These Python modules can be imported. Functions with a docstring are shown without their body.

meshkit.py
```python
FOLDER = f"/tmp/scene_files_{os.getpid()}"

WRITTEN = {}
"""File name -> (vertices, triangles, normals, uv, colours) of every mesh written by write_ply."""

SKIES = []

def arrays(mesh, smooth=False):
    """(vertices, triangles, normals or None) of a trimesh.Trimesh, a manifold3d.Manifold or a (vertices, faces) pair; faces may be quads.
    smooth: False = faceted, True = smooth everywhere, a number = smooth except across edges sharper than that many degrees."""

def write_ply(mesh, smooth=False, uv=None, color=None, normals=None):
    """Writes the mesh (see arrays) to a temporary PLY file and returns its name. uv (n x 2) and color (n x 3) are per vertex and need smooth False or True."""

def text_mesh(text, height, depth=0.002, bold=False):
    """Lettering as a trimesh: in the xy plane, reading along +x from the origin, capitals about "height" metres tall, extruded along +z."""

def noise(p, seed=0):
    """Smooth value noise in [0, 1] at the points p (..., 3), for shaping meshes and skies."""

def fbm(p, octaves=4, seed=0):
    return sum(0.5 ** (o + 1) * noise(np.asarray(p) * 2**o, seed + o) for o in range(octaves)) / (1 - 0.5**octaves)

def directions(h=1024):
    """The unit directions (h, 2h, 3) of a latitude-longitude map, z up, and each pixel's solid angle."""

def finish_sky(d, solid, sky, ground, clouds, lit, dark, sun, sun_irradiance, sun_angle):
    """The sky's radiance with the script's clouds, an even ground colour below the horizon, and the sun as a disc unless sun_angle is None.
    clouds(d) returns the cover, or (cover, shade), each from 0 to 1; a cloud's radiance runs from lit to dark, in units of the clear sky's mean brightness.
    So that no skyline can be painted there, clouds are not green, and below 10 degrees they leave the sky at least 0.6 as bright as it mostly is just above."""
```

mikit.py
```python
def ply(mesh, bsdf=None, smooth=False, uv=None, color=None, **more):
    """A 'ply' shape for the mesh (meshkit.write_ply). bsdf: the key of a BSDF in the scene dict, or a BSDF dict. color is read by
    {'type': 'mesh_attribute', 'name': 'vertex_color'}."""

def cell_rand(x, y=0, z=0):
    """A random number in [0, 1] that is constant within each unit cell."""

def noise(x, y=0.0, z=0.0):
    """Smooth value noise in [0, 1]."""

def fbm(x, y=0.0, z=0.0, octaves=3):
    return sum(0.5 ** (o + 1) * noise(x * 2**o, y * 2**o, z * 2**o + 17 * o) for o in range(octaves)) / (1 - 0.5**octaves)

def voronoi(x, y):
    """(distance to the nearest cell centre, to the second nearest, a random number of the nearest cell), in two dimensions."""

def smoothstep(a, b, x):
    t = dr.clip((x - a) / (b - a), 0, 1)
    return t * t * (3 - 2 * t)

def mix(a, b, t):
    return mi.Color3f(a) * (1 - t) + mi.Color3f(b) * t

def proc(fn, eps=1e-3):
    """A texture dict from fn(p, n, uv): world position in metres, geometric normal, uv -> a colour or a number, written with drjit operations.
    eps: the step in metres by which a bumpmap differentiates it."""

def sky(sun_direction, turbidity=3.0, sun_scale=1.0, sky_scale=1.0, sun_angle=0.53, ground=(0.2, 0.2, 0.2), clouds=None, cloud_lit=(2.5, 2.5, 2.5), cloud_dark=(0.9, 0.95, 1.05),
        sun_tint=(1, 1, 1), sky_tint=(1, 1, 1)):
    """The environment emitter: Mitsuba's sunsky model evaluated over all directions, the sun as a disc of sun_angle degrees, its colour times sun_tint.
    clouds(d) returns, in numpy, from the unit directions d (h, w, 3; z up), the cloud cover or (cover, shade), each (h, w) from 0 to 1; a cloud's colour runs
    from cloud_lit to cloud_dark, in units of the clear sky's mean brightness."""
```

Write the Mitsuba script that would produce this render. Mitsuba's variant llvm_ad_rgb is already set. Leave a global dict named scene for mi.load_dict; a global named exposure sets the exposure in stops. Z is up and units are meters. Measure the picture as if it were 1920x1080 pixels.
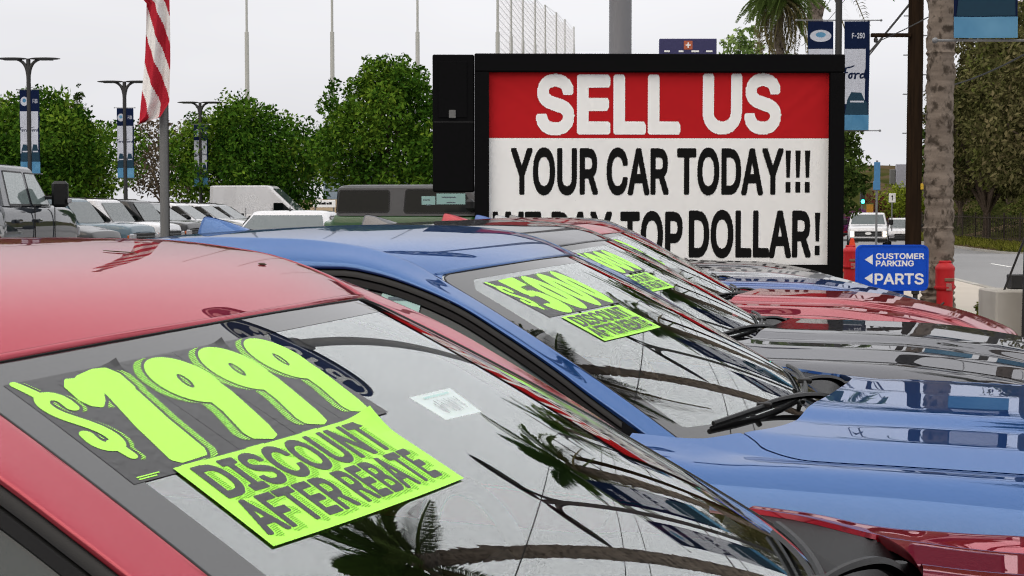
import math, random
import numpy as np, trimesh, shapely, mitsuba as mi, drjit as dr
from shapely import affinity
from shapely.geometry import Polygon, LineString, Point, MultiPolygon, box as sbox
from shapely.ops import unary_union
import mikit, meshkit
from mikit import noise, fbm, voronoi, cell_rand, smoothstep, mix, proc

T = mi.ScalarTransform4f
scene, labels = {}, {}
# ---------------------------------------------------------------- camera, sky, exposure
CAM_H, FPX, HORIZON = 1.42, 2900.0, 394.0            # eye height; focal length and horizon in pixels of a 1920 wide frame
PITCH = math.atan((540 - HORIZON) / FPX)
scene['camera'] = {
    'type': 'thinlens', 'fov': 2 * math.degrees(math.atan(960 / FPX)), 'fov_axis': 'x',
    'to_world': T().look_at(origin=[0, 0, CAM_H], target=[0, math.cos(PITCH), CAM_H - math.sin(PITCH)], up=[0, 0, 1]),
    'aperture_radius': 0.0006, 'focus_distance': 2.9, 'near_clip': 0.05, 'far_clip': 3000.0}


def overcast(d):
    """an even cloud deck: three times as bright overhead as at the horizon (the standard overcast sky), faintly mottled"""
    p = d / np.maximum(d[..., 2:3] + 0.25, 0.08)
    n = meshkit.fbm(np.stack([p[..., 0] * 1.3 + 3, p[..., 1] * 1.3, p[..., 2] * 0 + 1.7], -1), 5, 3)
    return np.ones(d.shape[:2]), np.clip(1 - np.clip(d[..., 2], 0, 1) + (n - 0.45) * 0.22, 0, 1)


scene['sky'] = mikit.sky([-0.45, -0.55, 0.70], turbidity=4, sun_scale=0.10, sun_angle=60, clouds=overcast,
                         cloud_lit=(2.5, 2.5, 2.54), cloud_dark=(0.97, 0.97, 1.005), ground=(0.16, 0.16, 0.16))
scene['sky']['sampling_weight'] = 300.0
exposure = 2.95

# ---------------------------------------------------------------- helpers


def bsdf(key, d):
    scene['mat_' + key] = d
    return key


def rgb(*c):
    return {'type': 'rgb', 'value': list(c)}


def diffuse(key, c):
    return bsdf(key, {'type': 'twosided', 'b': {'type': 'diffuse', 'reflectance': c if isinstance(c, dict) else rgb(*c)}})


def gloss(key, c, rough=0.0, ior=1.5):
    c = c if isinstance(c, dict) else rgb(*c)
    if rough <= 0:
        return bsdf(key, {'type': 'twosided', 'b': {'type': 'plastic', 'diffuse_reflectance': c, 'int_ior': ior, 'nonlinear': True}})
    return bsdf(key, {'type': 'twosided', 'b': {'type': 'roughplastic', 'diffuse_reflectance': c, 'int_ior': ior, 'alpha': rough, 'nonlinear': True}})


def metal(key, c, rough=0.2):
    return bsdf(key, {'type': 'twosided', 'b': {'type': 'principled', 'base_color': c if isinstance(c, dict) else rgb(*c), 'metallic': 1.0, 'roughness': rough}})


def car_paint(key, deep, flake, flop=0.085, ior=1.7):
    """a dark clear-coated base with a layer of metal flakes"""
    return bsdf(key, {'type': 'twosided', 'b': {'type': 'blendbsdf', 'weight': flop,
                      'coat': {'type': 'plastic', 'diffuse_reflectance': rgb(*deep), 'int_ior': ior, 'nonlinear': True},
                      'flakes': {'type': 'principled', 'base_color': rgb(*flake), 'metallic': 1.0, 'roughness': 0.42}}})


COUNT = {}


def number(name):
    """name, name_001, name_002 ... whichever is free."""
    n = COUNT.get(name, 0)
    COUNT[name] = n + 1
    return name if n == 0 else f'{name}_{n:03d}'


def thing(name, label, cat, group=None):
    key = number(name)
    labels[key] = {'label': label, 'category': cat}
    if group:
        labels[key]['group'] = group
    return key


def put(parent, name, mesh, mat, smooth=30, at=None, color=None, label=None):
    """one entry of the scene: a part of parent (or a top-level object when parent is None)"""
    key = number(parent + '__' + name if parent else name)
    if mesh is None:
        raise ValueError(key)
    if isinstance(mesh, dict):
        scene[key] = {**mesh, 'bsdf': {'type': 'ref', 'id': 'mat_' + mat}}
    else:
        scene[key] = mikit.ply(mesh, 'mat_' + mat, smooth=smooth, color=color)
    if at is not None:
        scene[key]['to_world'] = at
    if label:
        labels[key] = {'label': label}
    return key


def one(name, mesh, mat, label, cat, group=None, smooth=30, at=None, color=None):
    key = put(None, name, mesh, mat, smooth, at, color)
    labels[key] = {'label': label, 'category': cat}
    if group:
        labels[key]['group'] = group
    return key


def setting(name, mesh, mat, smooth=False, kind='structure', label=None):
    key = put(None, name, mesh, mat, smooth)
    labels[key] = {'kind': kind, 'label': label or name.replace('_', ' ')}
    return key


def cat(*ms):
    ms = [m for m in (ms[0] if len(ms) == 1 and isinstance(ms[0], (list, tuple)) else ms) if m is not None]
    return trimesh.util.concatenate(ms)


def grid(P, flip=False):
    P = np.asarray(P, float)
    n, m = P.shape[:2]
    i = np.arange(n * m).reshape(n, m)
    a, b, c, d = i[:-1, :-1].ravel(), i[1:, :-1].ravel(), i[1:, 1:].ravel(), i[:-1, 1:].ravel()
    F = np.vstack([np.stack([a, b, c], 1), np.stack([a, c, d], 1)])
    return trimesh.Trimesh(P.reshape(-1, 3), F[:, ::-1] if flip else F, process=False)


def bx(cx, cy, cz, sx, sy, sz, bevel=0.0, rotz=0.0):
    """box by centre and full size, edges chamfered"""
    if bevel <= 0:
        m = trimesh.creation.box((sx, sy, sz))
    else:
        b = min(bevel, 0.45 * min(sx, sy, sz))
        pts = []
        for i in (-1, 1):
            for j in (-1, 1):
                for k in (-1, 1):
                    x, y, z = i * sx / 2, j * sy / 2, k * sz / 2
                    pts += [(x - i * b, y, z), (x, y - j * b, z), (x, y, z - k * b)]
                    # a corner of the chamfered box: three points
        P = []
        for i in (-1, 1):
            for j in (-1, 1):
                for k in (-1, 1):
                    x, y, z = i * sx / 2, j * sy / 2, k * sz / 2
                    P += [(x, y - j * b, z - k * b), (x - i * b, y, z - k * b), (x - i * b, y - j * b, z)]
        m = trimesh.convex.convex_hull(np.array(P))
    if rotz:
        m.apply_transform(trimesh.transformations.rotation_matrix(rotz, [0, 0, 1]))
    m.apply_translation((cx, cy, cz))
    return m


def tube(pts, r, n=8, caps=True):
    pts = np.asarray(pts, float)
    r = np.broadcast_to(np.asarray(r, float), (len(pts),))
    t = np.gradient(pts, axis=0)
    t /= np.linalg.norm(t, axis=1, keepdims=True) + 1e-12
    ref = np.array([0, 0, 1.0]) if abs(t[0][2]) < 0.9 else np.array([1.0, 0, 0])
    u = np.cross(t[0], ref)
    u /= np.linalg.norm(u)
    rings = []
    for k in range(len(pts)):
        u = u - t[k] * np.dot(u, t[k])
        u /= np.linalg.norm(u) + 1e-12
        v = np.cross(t[k], u)
        a = np.arange(n) * 2 * np.pi / n
        rings.append(pts[k] + r[k] * (np.cos(a)[:, None] * u + np.sin(a)[:, None] * v))
    V = np.vstack(rings)
    F = []
    for k in range(len(pts) - 1):
        for i in range(n):
            a, b = k * n + i, k * n + (i + 1) % n
            F += [(a, b, b + n), (a, b + n, a + n)]
    if caps:
        V = np.vstack([V, pts[0], pts[-1]])
        c0, c1 = len(V) - 2, len(V) - 1
        for i in range(n):
            F += [(c0, (i + 1) % n, i), (c1, (len(pts) - 1) * n + i, (len(pts) - 1) * n + (i + 1) % n)]
    return trimesh.Trimesh(V, F, process=False)


def lathe(profile, n=24, centre=(0, 0, 0), axis='z'):
    """profile: (radius, height) pairs"""
    p = np.asarray(profile, float)
    a = np.linspace(0, 2 * np.pi, n + 1)
    P = np.stack([np.outer(np.cos(a), p[:, 0]), np.outer(np.sin(a), p[:, 0]), np.tile(p[:, 1], (n + 1, 1))], -1)
    m = grid(P)
    if axis == 'y':
        m.vertices = m.vertices[:, [0, 2, 1]] * [1, 1, -1]
    if axis == 'x':
        m.vertices = m.vertices[:, [2, 0, 1]]
    m.apply_translation(centre)
    return m


def prism(poly, depth):
    """extrude a shapely polygon or multipolygon along +z by depth"""
    gs = getattr(poly, 'geoms', [poly])
    ms = [trimesh.creation.extrude_polygon(g, depth, engine='earcut') for g in gs if g.area > 1e-9]
    return cat(ms)


def flat(poly, maxedge=None):
    """a shapely shape as a flat triangle mesh in xy (z = 0)"""
    vs, fs, n = [], [], 0
    for g in getattr(poly, 'geoms', [poly]):
        if g.geom_type != 'Polygon' or g.area < 1e-9:
            continue
        v, f = trimesh.creation.triangulate_polygon(g, engine='earcut')
        vs.append(v)
        fs.append(np.asarray(f) + n)
        n += len(v)
    v, f = np.vstack(vs), np.vstack(fs)
    v = np.column_stack([v, np.zeros(len(v))])
    if maxedge:
        v, f = trimesh.remesh.subdivide_to_size(v, f, maxedge, max_iter=12)
    m = trimesh.Trimesh(v, f, process=False)
    if len(m.faces) and m.face_normals[:, 2].mean() < 0:
        m.invert()
    return m


def stand(m, x, y, z, yaw=0.0):
    """turn a mesh drawn in xy (x right, y up, thickness towards +z) upright: facing -Y (towards the camera) at yaw 0"""
    v = m.vertices
    m.vertices = np.stack([v[:, 0], -v[:, 2], v[:, 1]], 1)
    if yaw:
        m.apply_transform(trimesh.transformations.rotation_matrix(yaw, [0, 0, 1]))
    m.apply_translation((x, y, z))
    return m


_GLYPH = {}


def letters(text, height, width=None, fat=0.0, skew=0.0, bold=True):
    """text as a shapely shape: capitals 'height' tall from y = 0, starting at x = 0, stretched to 'width'"""
    k = (text, bold)
    if k not in _GLYPH:
        m = meshkit.text_mesh(text, 1.0, 0.01, bold=bold)
        z = m.triangles[:, :, 2]
        up = (z.min(1) > 0.005)
        t = m.triangles[up][:, :, :2]
        _GLYPH[k] = unary_union([Polygon(q) for q in t if Polygon(q).area > 1e-9]).buffer(0.002).simplify(0.004)
    g = _GLYPH[k]
    if fat:
        g = g.buffer(fat, join_style='mitre', mitre_limit=2)
    x0, y0, x1, y1 = g.bounds
    g = affinity.translate(g, -x0, 0)
    sx = height if width is None else width / (x1 - x0)
    g = affinity.scale(g, sx, height, origin=(0, 0))
    return affinity.skew(g, skew, 0, origin=(0, 0)) if skew else g


def bspline(ctrl, n, axis=0, deg=3):
    """clamped uniform B-spline through a control array along one axis"""
    from scipy.interpolate import BSpline
    c = np.moveaxis(np.asarray(ctrl, float), axis, 0)
    d = min(deg, len(c) - 1)
    k = np.concatenate([np.zeros(d), np.linspace(0, 1, len(c) - d + 1), np.ones(d)])
    out = BSpline(k, c, d)(np.linspace(0, 1, n))
    return np.moveaxis(out, 0, axis)


def px(x, y, D):
    """world point seen at pixel (x, y) of the 1920 x 1080 photograph at distance D ahead (used to lay the place out)"""
    c, s = math.cos(PITCH), math.sin(PITCH)
    u, v = (x - 960) / FPX, (540 - y) / FPX
    d = np.array([u, c + v * s, -s + v * c])
    return np.array([0, 0, CAM_H]) + d * (D / d[1])
# ---------------------------------------------------------------- materials
car_paint('red_paint', (0.22, 0.005, 0.017), (0.68, 0.045, 0.09))
car_paint('blue_paint', (0.003, 0.032, 0.15), (0.06, 0.22, 0.58))
car_paint('grey_paint', (0.004, 0.004, 0.005), (0.20, 0.20, 0.22))
car_paint('deep_red_paint', (0.19, 0.003, 0.010), (0.62, 0.03, 0.06))
car_paint('royal_blue_paint', (0.003, 0.020, 0.12), (0.06, 0.17, 0.52))
car_paint('silver_paint', (0.40, 0.41, 0.43), (0.72, 0.73, 0.75))
car_paint('graphite_paint', (0.04, 0.04, 0.043), (0.30, 0.30, 0.31))
gloss('black_trim', (0.005, 0.005, 0.006), 0.3, 1.35)
gloss('rubber', (0.008, 0.008, 0.009), 0.4, 1.35)
gloss('border_print', (0.012, 0.012, 0.013), 0, 1.85)
diffuse('cabin_black', (0.010, 0.010, 0.011))
bsdf('window_glass', {'type': 'thindielectric', 'int_ior': 2.1, 'specular_reflectance': rgb(0.965, 1.0, 0.99)})
gloss('tinted_glass', (0.030, 0.045, 0.050), 0, 1.4)
gloss('lamp_lens', (0.5, 0.5, 0.52))
metal('alloy', (0.55, 0.55, 0.56), 0.25)
bsdf('sheet_black', {'type': 'twosided', 'b': {'type': 'bumpmap', 'arbitrary': proc(lambda p, n, uv: 0.0005 * fbm(p.x * 30, p.y * 30, p.z * 30, 2) + 0.0004 * smoothstep(0.55, 0.8, noise(p.x * 150, p.y * 150, p.z * 150)), 0.001),
     'b': {'type': 'roughplastic', 'diffuse_reflectance': rgb(0.014, 0.014, 0.015), 'int_ior': 1.5, 'alpha': 0.16}}})


gloss('sheet_green', (0.56, 0.94, 0.12), 0.3)
diffuse('shadow_green', (0.17, 0.40, 0.05))
gloss('sheet_white', (0.62, 0.72, 0.68), 0.2)
diffuse('ink', (0.012, 0.012, 0.014))
diffuse('shadow_teal', (0.10, 0.34, 0.30))
gloss('paper_teal', (0.42, 0.60, 0.58), 0.2)
diffuse('print_grey', (0.10, 0.13, 0.15))
gloss('grey_plastic', (0.16, 0.165, 0.17), 0.3)
diffuse('white_panel', (0.74, 0.74, 0.73))
gloss('lamp_on', (0.8, 0.78, 0.7), 0.2)
gloss('amber_lens', (0.60, 0.16, 0.02), 0.1)
gloss('red_lens', (0.42, 0.01, 0.01), 0.1)
gloss('slate_paint', (0.06, 0.07, 0.085))
gloss('white_paint', (0.72, 0.72, 0.73))
gloss('steel_blue_paint', (0.17, 0.25, 0.30))
gloss('charcoal_paint', (0.03, 0.03, 0.032))
gloss('green_paint', (0.035, 0.13, 0.03))
gloss('moulded_grey', (0.10, 0.10, 0.105), 0.4)
gloss('clear_dark_glass', (0.10, 0.135, 0.135), 0, 1.6)
gloss('pale_glass', (0.34, 0.40, 0.39), 0, 1.5)
gloss('dark_glass', (0.004, 0.006, 0.006), 0, 1.22)


diffuse('sign_black', (0.0065, 0.0065, 0.007))
diffuse('sign_red', proc(lambda p, n, uv: mix((0.44, 0.016, 0.020), (0.38, 0.014, 0.017), fbm(p.x * 1.1, p.z * 2.3, 0, 3))))
diffuse('sign_white', proc(lambda p, n, uv: mix((0.80, 0.80, 0.79), (0.74, 0.74, 0.73), fbm(p.x * 0.9, p.z * 1.7, 4, 3))))
diffuse('letter_white', (0.80, 0.80, 0.79))
diffuse('letter_black', (0.010, 0.010, 0.010))
diffuse('sign_blue', (0.014, 0.075, 0.50))
gloss('sign_edge', (0.45, 0.50, 0.62), 0.3)
diffuse('white_print', (0.74, 0.74, 0.74))
diffuse('banner_navy', (0.008, 0.014, 0.042))
diffuse('banner_white', (0.44, 0.46, 0.52))
diffuse('banner_blue', proc(lambda p, n, uv: mix((0.03, 0.13, 0.26), (0.13, 0.29, 0.43), fbm(p.x * 3, p.y * 3, p.z * 2.2, 4))))
diffuse('banner_car', (0.02, 0.045, 0.07))
gloss('pole_black', (0.016, 0.015, 0.014), 0.35)
gloss('pole_grey', (0.22, 0.22, 0.215), 0.4)
gloss('pylon_grey', proc(lambda p, n, uv: mix((0.27, 0.27, 0.29), (0.33, 0.33, 0.35), fbm(p.x * 2, p.y * 2, p.z * 0.7, 3))), 0.4)
gloss('oval_blue', (0.008, 0.034, 0.15), 0.3, 1.3)
gloss('oval_silver', (0.80, 0.81, 0.82), 0.3)
diffuse('flag_red', (0.36, 0.022, 0.035))
diffuse('flag_white', (0.66, 0.64, 0.62))


def wood_fn(p, n, uv):
    return mix((0.008, 0.006, 0.005), (0.028, 0.017, 0.010), fbm(p.x * 30, p.y * 30, p.z * 1.3, 3))


diffuse('creosote_wood', proc(wood_fn))


def bark_fn(p, n, uv):
    a = 0.55 * fbm(p.x * 6, p.y * 6, p.z * 26, 3) + 0.45 * noise(p.x * 1.5, p.y * 1.5, p.z * 13)
    b = 0.85 * smoothstep(0.47, 0.72, fbm(p.x * 16 + 7, p.y * 16, p.z * 9, 4))
    return mix(mix((0.09, 0.072, 0.058), (0.27, 0.225, 0.19), a), (0.035, 0.028, 0.022), b)


diffuse('palm_bark', proc(bark_fn))
diffuse('bark', proc(lambda p, n, uv: mix((0.05, 0.038, 0.028), (0.13, 0.10, 0.08), fbm(p.x * 8, p.y * 8, p.z * 3, 3))))
LEAF = {'type': 'mesh_attribute', 'name': 'vertex_color'}
diffuse('leaves', LEAF)
diffuse('frond', LEAF)
gloss('hydrant_red', (0.56, 0.012, 0.020), 0.3, 1.35)
gloss('brass', (0.30, 0.16, 0.10), 0.3)


def concrete_fn(p, n, uv):
    return mix(mix((0.30, 0.285, 0.26), (0.40, 0.385, 0.355), fbm(p.x * 4, p.y * 4, p.z * 4, 4)), (0.16, 0.14, 0.11), smoothstep(0.55, 0.8, fbm(p.x * 1.4, p.y * 1.4, p.z * 0.5 + 3, 4)) * 0.5)


diffuse('concrete', proc(concrete_fn))
diffuse('pale_paving', proc(lambda p, n, uv: mix((0.37, 0.335, 0.29), (0.46, 0.42, 0.37), fbm(p.x * 0.9, p.y * 0.9, p.z, 5))))


def asphalt_fn(p, n, uv):
    g = fbm(p.x * 0.35, p.y * 0.35, 0, 4)
    s = noise(p.x * 45, p.y * 45)
    return mix((0.19, 0.19, 0.193), (0.26, 0.26, 0.262), g * 0.7 + s * 0.3)


diffuse('asphalt', proc(asphalt_fn))
diffuse('road_paint', (0.62, 0.62, 0.60))
diffuse('mulch', proc(lambda p, n, uv: mix((0.06, 0.042, 0.03), (0.15, 0.115, 0.085), fbm(p.x * 7, p.y * 7, 0, 4))))
diffuse('hill_ground', proc(lambda p, n, uv: mix(mix((0.020, 0.026, 0.008), (0.060, 0.060, 0.018), fbm(p.x * 0.5, p.y * 0.5, p.z * 0.5, 4)), (0.075, 0.055, 0.032), smoothstep(0.50, 0.66, fbm(p.x * 0.16 + 9, p.y * 0.16, p.z * 0.2, 3)))))
diffuse('iron', (0.055, 0.046, 0.040))
diffuse('wall_blue_grey', (0.20, 0.25, 0.31))
diffuse('wall_tan', (0.42, 0.33, 0.22))
gloss('banner_sky', (0.10, 0.36, 0.62), 0.4)
gloss('sign_yellow', (0.62, 0.34, 0.01), 0.4)
gloss('sign_violet', (0.022, 0.018, 0.16), 0.4)
gloss('sign_orange', (0.60, 0.16, 0.06), 0.4)
diffuse('cone_orange', (0.55, 0.06, 0.03))
diffuse('netting', (0.85, 0.85, 0.88))
gloss('net_pole', (0.62, 0.62, 0.58), 0.4)
gloss('galvanised', (0.30, 0.31, 0.32), 0.3)
gloss('tag_yellow', (0.70, 0.50, 0.01), 0.4)
gloss('car_red', (0.42, 0.012, 0.02))
# ---------------------------------------------------------------- the coupe (x forward from the roof's front edge, y left, z up)
from scipy.interpolate import PchipInterpolator as Pchip, CubicSpline
from scipy.ndimage import gaussian_filter1d


def curve(xs, *cols):
    fs = [Pchip(xs, c) for c in cols]
    return lambda x: np.stack([f(x) for f in fs], -1)


WS_L = 0.945                                          # length of the windscreen down its slope
WT, WB = 0.518, 0.632                                 # its half width at the roof and at the foot


def ws(s, t):
    """the windscreen: s from -1 (right side) to 1 (left), t from 0 (roof edge) to 1 (foot)"""
    s, t = np.asarray(s, float), np.asarray(t, float)
    x = 0.82 * t - (0.085 + 0.065 * t) * s ** 2
    z = 1.276 - 0.403 * t + 0.065 * t * (1 - t) - (0.018 + 0.004 * t) * s ** 2
    return np.stack([x, s * (WT + (WB - WT) * t), z], -1)


def ws_n(s, t):
    e = 1e-3
    n = np.cross(ws(s, t + e) - ws(s, t - e), ws(s + e, t) - ws(s - e, t))
    return n / np.linalg.norm(n, axis=-1, keepdims=True)


def ws_map(a, b, off=0.0):
    """(a, b): metres left of the middle and metres down from the roof edge, on the windscreen"""
    t = np.asarray(b, float) / WS_L
    s = np.asarray(a, float) / (WT + (WB - WT) * t)
    n = ws_n(s, t)
    return ws(s, t) + n * (off if np.ndim(off) == 0 else np.asarray(off)[:, None])


def cells(poly, edge):
    """cut a shape into small pieces so that it can follow a curved surface"""
    x0, y0, x1, y1 = poly.bounds
    out = []
    shapely.prepare(poly)
    for i in np.arange(math.floor(x0 / edge), math.ceil(x1 / edge)):
        col = poly.intersection(sbox(i * edge, y0 - 1, (i + 1) * edge, y1 + 1))
        if col.is_empty:
            continue
        c0, c1 = col.bounds[1], col.bounds[3]
        for j in np.arange(math.floor(c0 / edge), math.ceil(c1 / edge)):
            q = col.intersection(sbox(x0 - 1, j * edge, x1 + 1, (j + 1) * edge))
            out += [g for g in getattr(q, 'geoms', [q]) if g.geom_type == 'Polygon' and g.area > 1e-10]
    return MultiPolygon(out)


NORMALS = {}


def drape(poly, off, edge=0.05, lift=None):
    """a flat shape drawn in (a, b) laid on the windscreen, off metres proud of the glass"""
    m = flat(cells(poly, edge))
    a, b = m.vertices[:, 0], m.vertices[:, 1]
    o = np.full(len(a), off)
    if lift is not None:
        o = o + lift(a, b)
    v = ws_map(a, b, o)
    t = b / WS_L
    n = ws_n(a / (WT + (WB - WT) * t), t)
    m = trimesh.Trimesh(v, m.faces, process=False)
    fn = np.cross(v[m.faces[:, 1]] - v[m.faces[:, 0]], v[m.faces[:, 2]] - v[m.faces[:, 0]])
    if np.einsum('ij,ij->i', fn, n[m.faces[:, 0]]).sum() < 0:
        m.invert()
    if lift is None:
        NORMALS[id(m)] = (m, n)
    return m


def ws_outline(inset=0.0, r=0.07):
    pts = [(-1, 0), (1, 0), (1, 1), (-1, 1)]
    P = []
    for t in np.linspace(0, 1, 20):
        P.append(((WT + (WB - WT) * t), t * WS_L))
    poly = Polygon(P + [(-a, b) for a, b in P[::-1]])
    return poly.buffer(-r - inset).buffer(r, quad_segs=12)


# roof: middle height, half width and edge drop by x
ROOF = curve([-2.05, -1.8, -1.5, -1.3, -1.0, -0.7, -0.5, -0.25, -0.12, 0.0],
             [1.07, 1.20, 1.292, 1.322, 1.352, 1.364, 1.363, 1.347, 1.322, 1.276],    # middle height
             [0.40, 0.43, 0.465, 0.487, 0.512, 0.53, 0.535, 0.53, 0.525, 0.518],        # half width
             [0.016, 0.015, 0.013, 0.012, 0.011, 0.010, 0.010, 0.012, 0.015, 0.018],    # drop at the edge
             [0.0, 0.0, 0.0, 0.0, 0.0, 0.01, 0.025, 0.055, 0.07, 0.085])                # how far the edge lies behind the middle
# the line of the window tops (outer edge of the roof rail / windscreen pillar)
RAIL = curve([-2.05, -1.7, -1.35, -1.0, -0.6, -0.30, -0.20, -0.11, 0.02, 0.165, 0.31, 0.394, 0.527, 0.60, 0.70],
             [0.62, 0.635, 0.64, 0.638, 0.632, 0.63, 0.628, 0.627, 0.627, 0.632, 0.64, 0.645, 0.66, 0.67, 0.68],
             [0.88, 1.01, 1.14, 1.235, 1.276, 1.280, 1.266, 1.243, 1.196, 1.12, 1.035, 0.98, 0.90, 0.855, 0.80])
BELT = curve([-2.3, -1.8, -1.3, -0.6, 0.2, 0.70],
             [0.76, 0.83, 0.835, 0.81, 0.77, 0.715],
             [0.88, 0.95, 0.95, 0.92, 0.905, 0.885])
# front wing top / bonnet edge: half width, height
EDGE = curve([0.50, 0.55, 0.62, 0.68, 0.725, 0.755, 0.79, 0.83, 0.95, 1.16, 1.41, 1.7, 2.0, 2.25, 2.38],
             [0.700, 0.696, 0.688, 0.662, 0.618, 0.588, 0.612, 0.655, 0.688, 0.684, 0.674, 0.655, 0.61, 0.55, 0.50],
             [0.89, 0.89, 0.89, 0.89, 0.89, 0.89, 0.88, 0.87, 0.866, 0.867, 0.866, 0.845, 0.80, 0.73, 0.675])


VEDGE = curve([0.40, 0.60, 0.80, 0.95, 1.16, 1.41, 1.7, 2.0, 2.25, 2.38, 2.5],
              [0.715, 0.706, 0.696, 0.688, 0.684, 0.674, 0.655, 0.61, 0.55, 0.50, 0.46],
              [0.910, 0.900, 0.872, 0.866, 0.867, 0.866, 0.845, 0.80, 0.73, 0.675, 0.62])
_ps = np.linspace(0, 1.3, 400)
_pp = np.interp(_ps, [0, 0.36, 0.45, 0.54, 0.81, 1.0, 1.3], [0.074, 0.071, 0.065, 0.041, 0.034, 0.0, -0.048])
_pp = gaussian_filter1d(np.concatenate([_pp[::-1], _pp]), 6)[400:]


def bonnet_z(x, y):
    """height of the bonnet and of the wing tops beside it: a flat middle with two raised folds"""
    v = VEDGE(x)
    return v[..., 1] + np.interp(np.abs(y) / v[..., 0], _ps, _pp) * np.interp(x, [0.8, 1.6, 2.1, 2.42], [1.0, 1.0, 0.85, 0.3]) - 0.10 * np.clip((x - 2.30) / 0.115, 0, 1) ** 2


def roof_pt(x, s):
    r = ROOF(x)
    return np.stack([x - r[..., 3] * s ** 2, r[..., 1] * s, r[..., 0] - r[..., 2] * s ** 2 * (0.55 + 0.45 * s ** 2)], -1)


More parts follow.
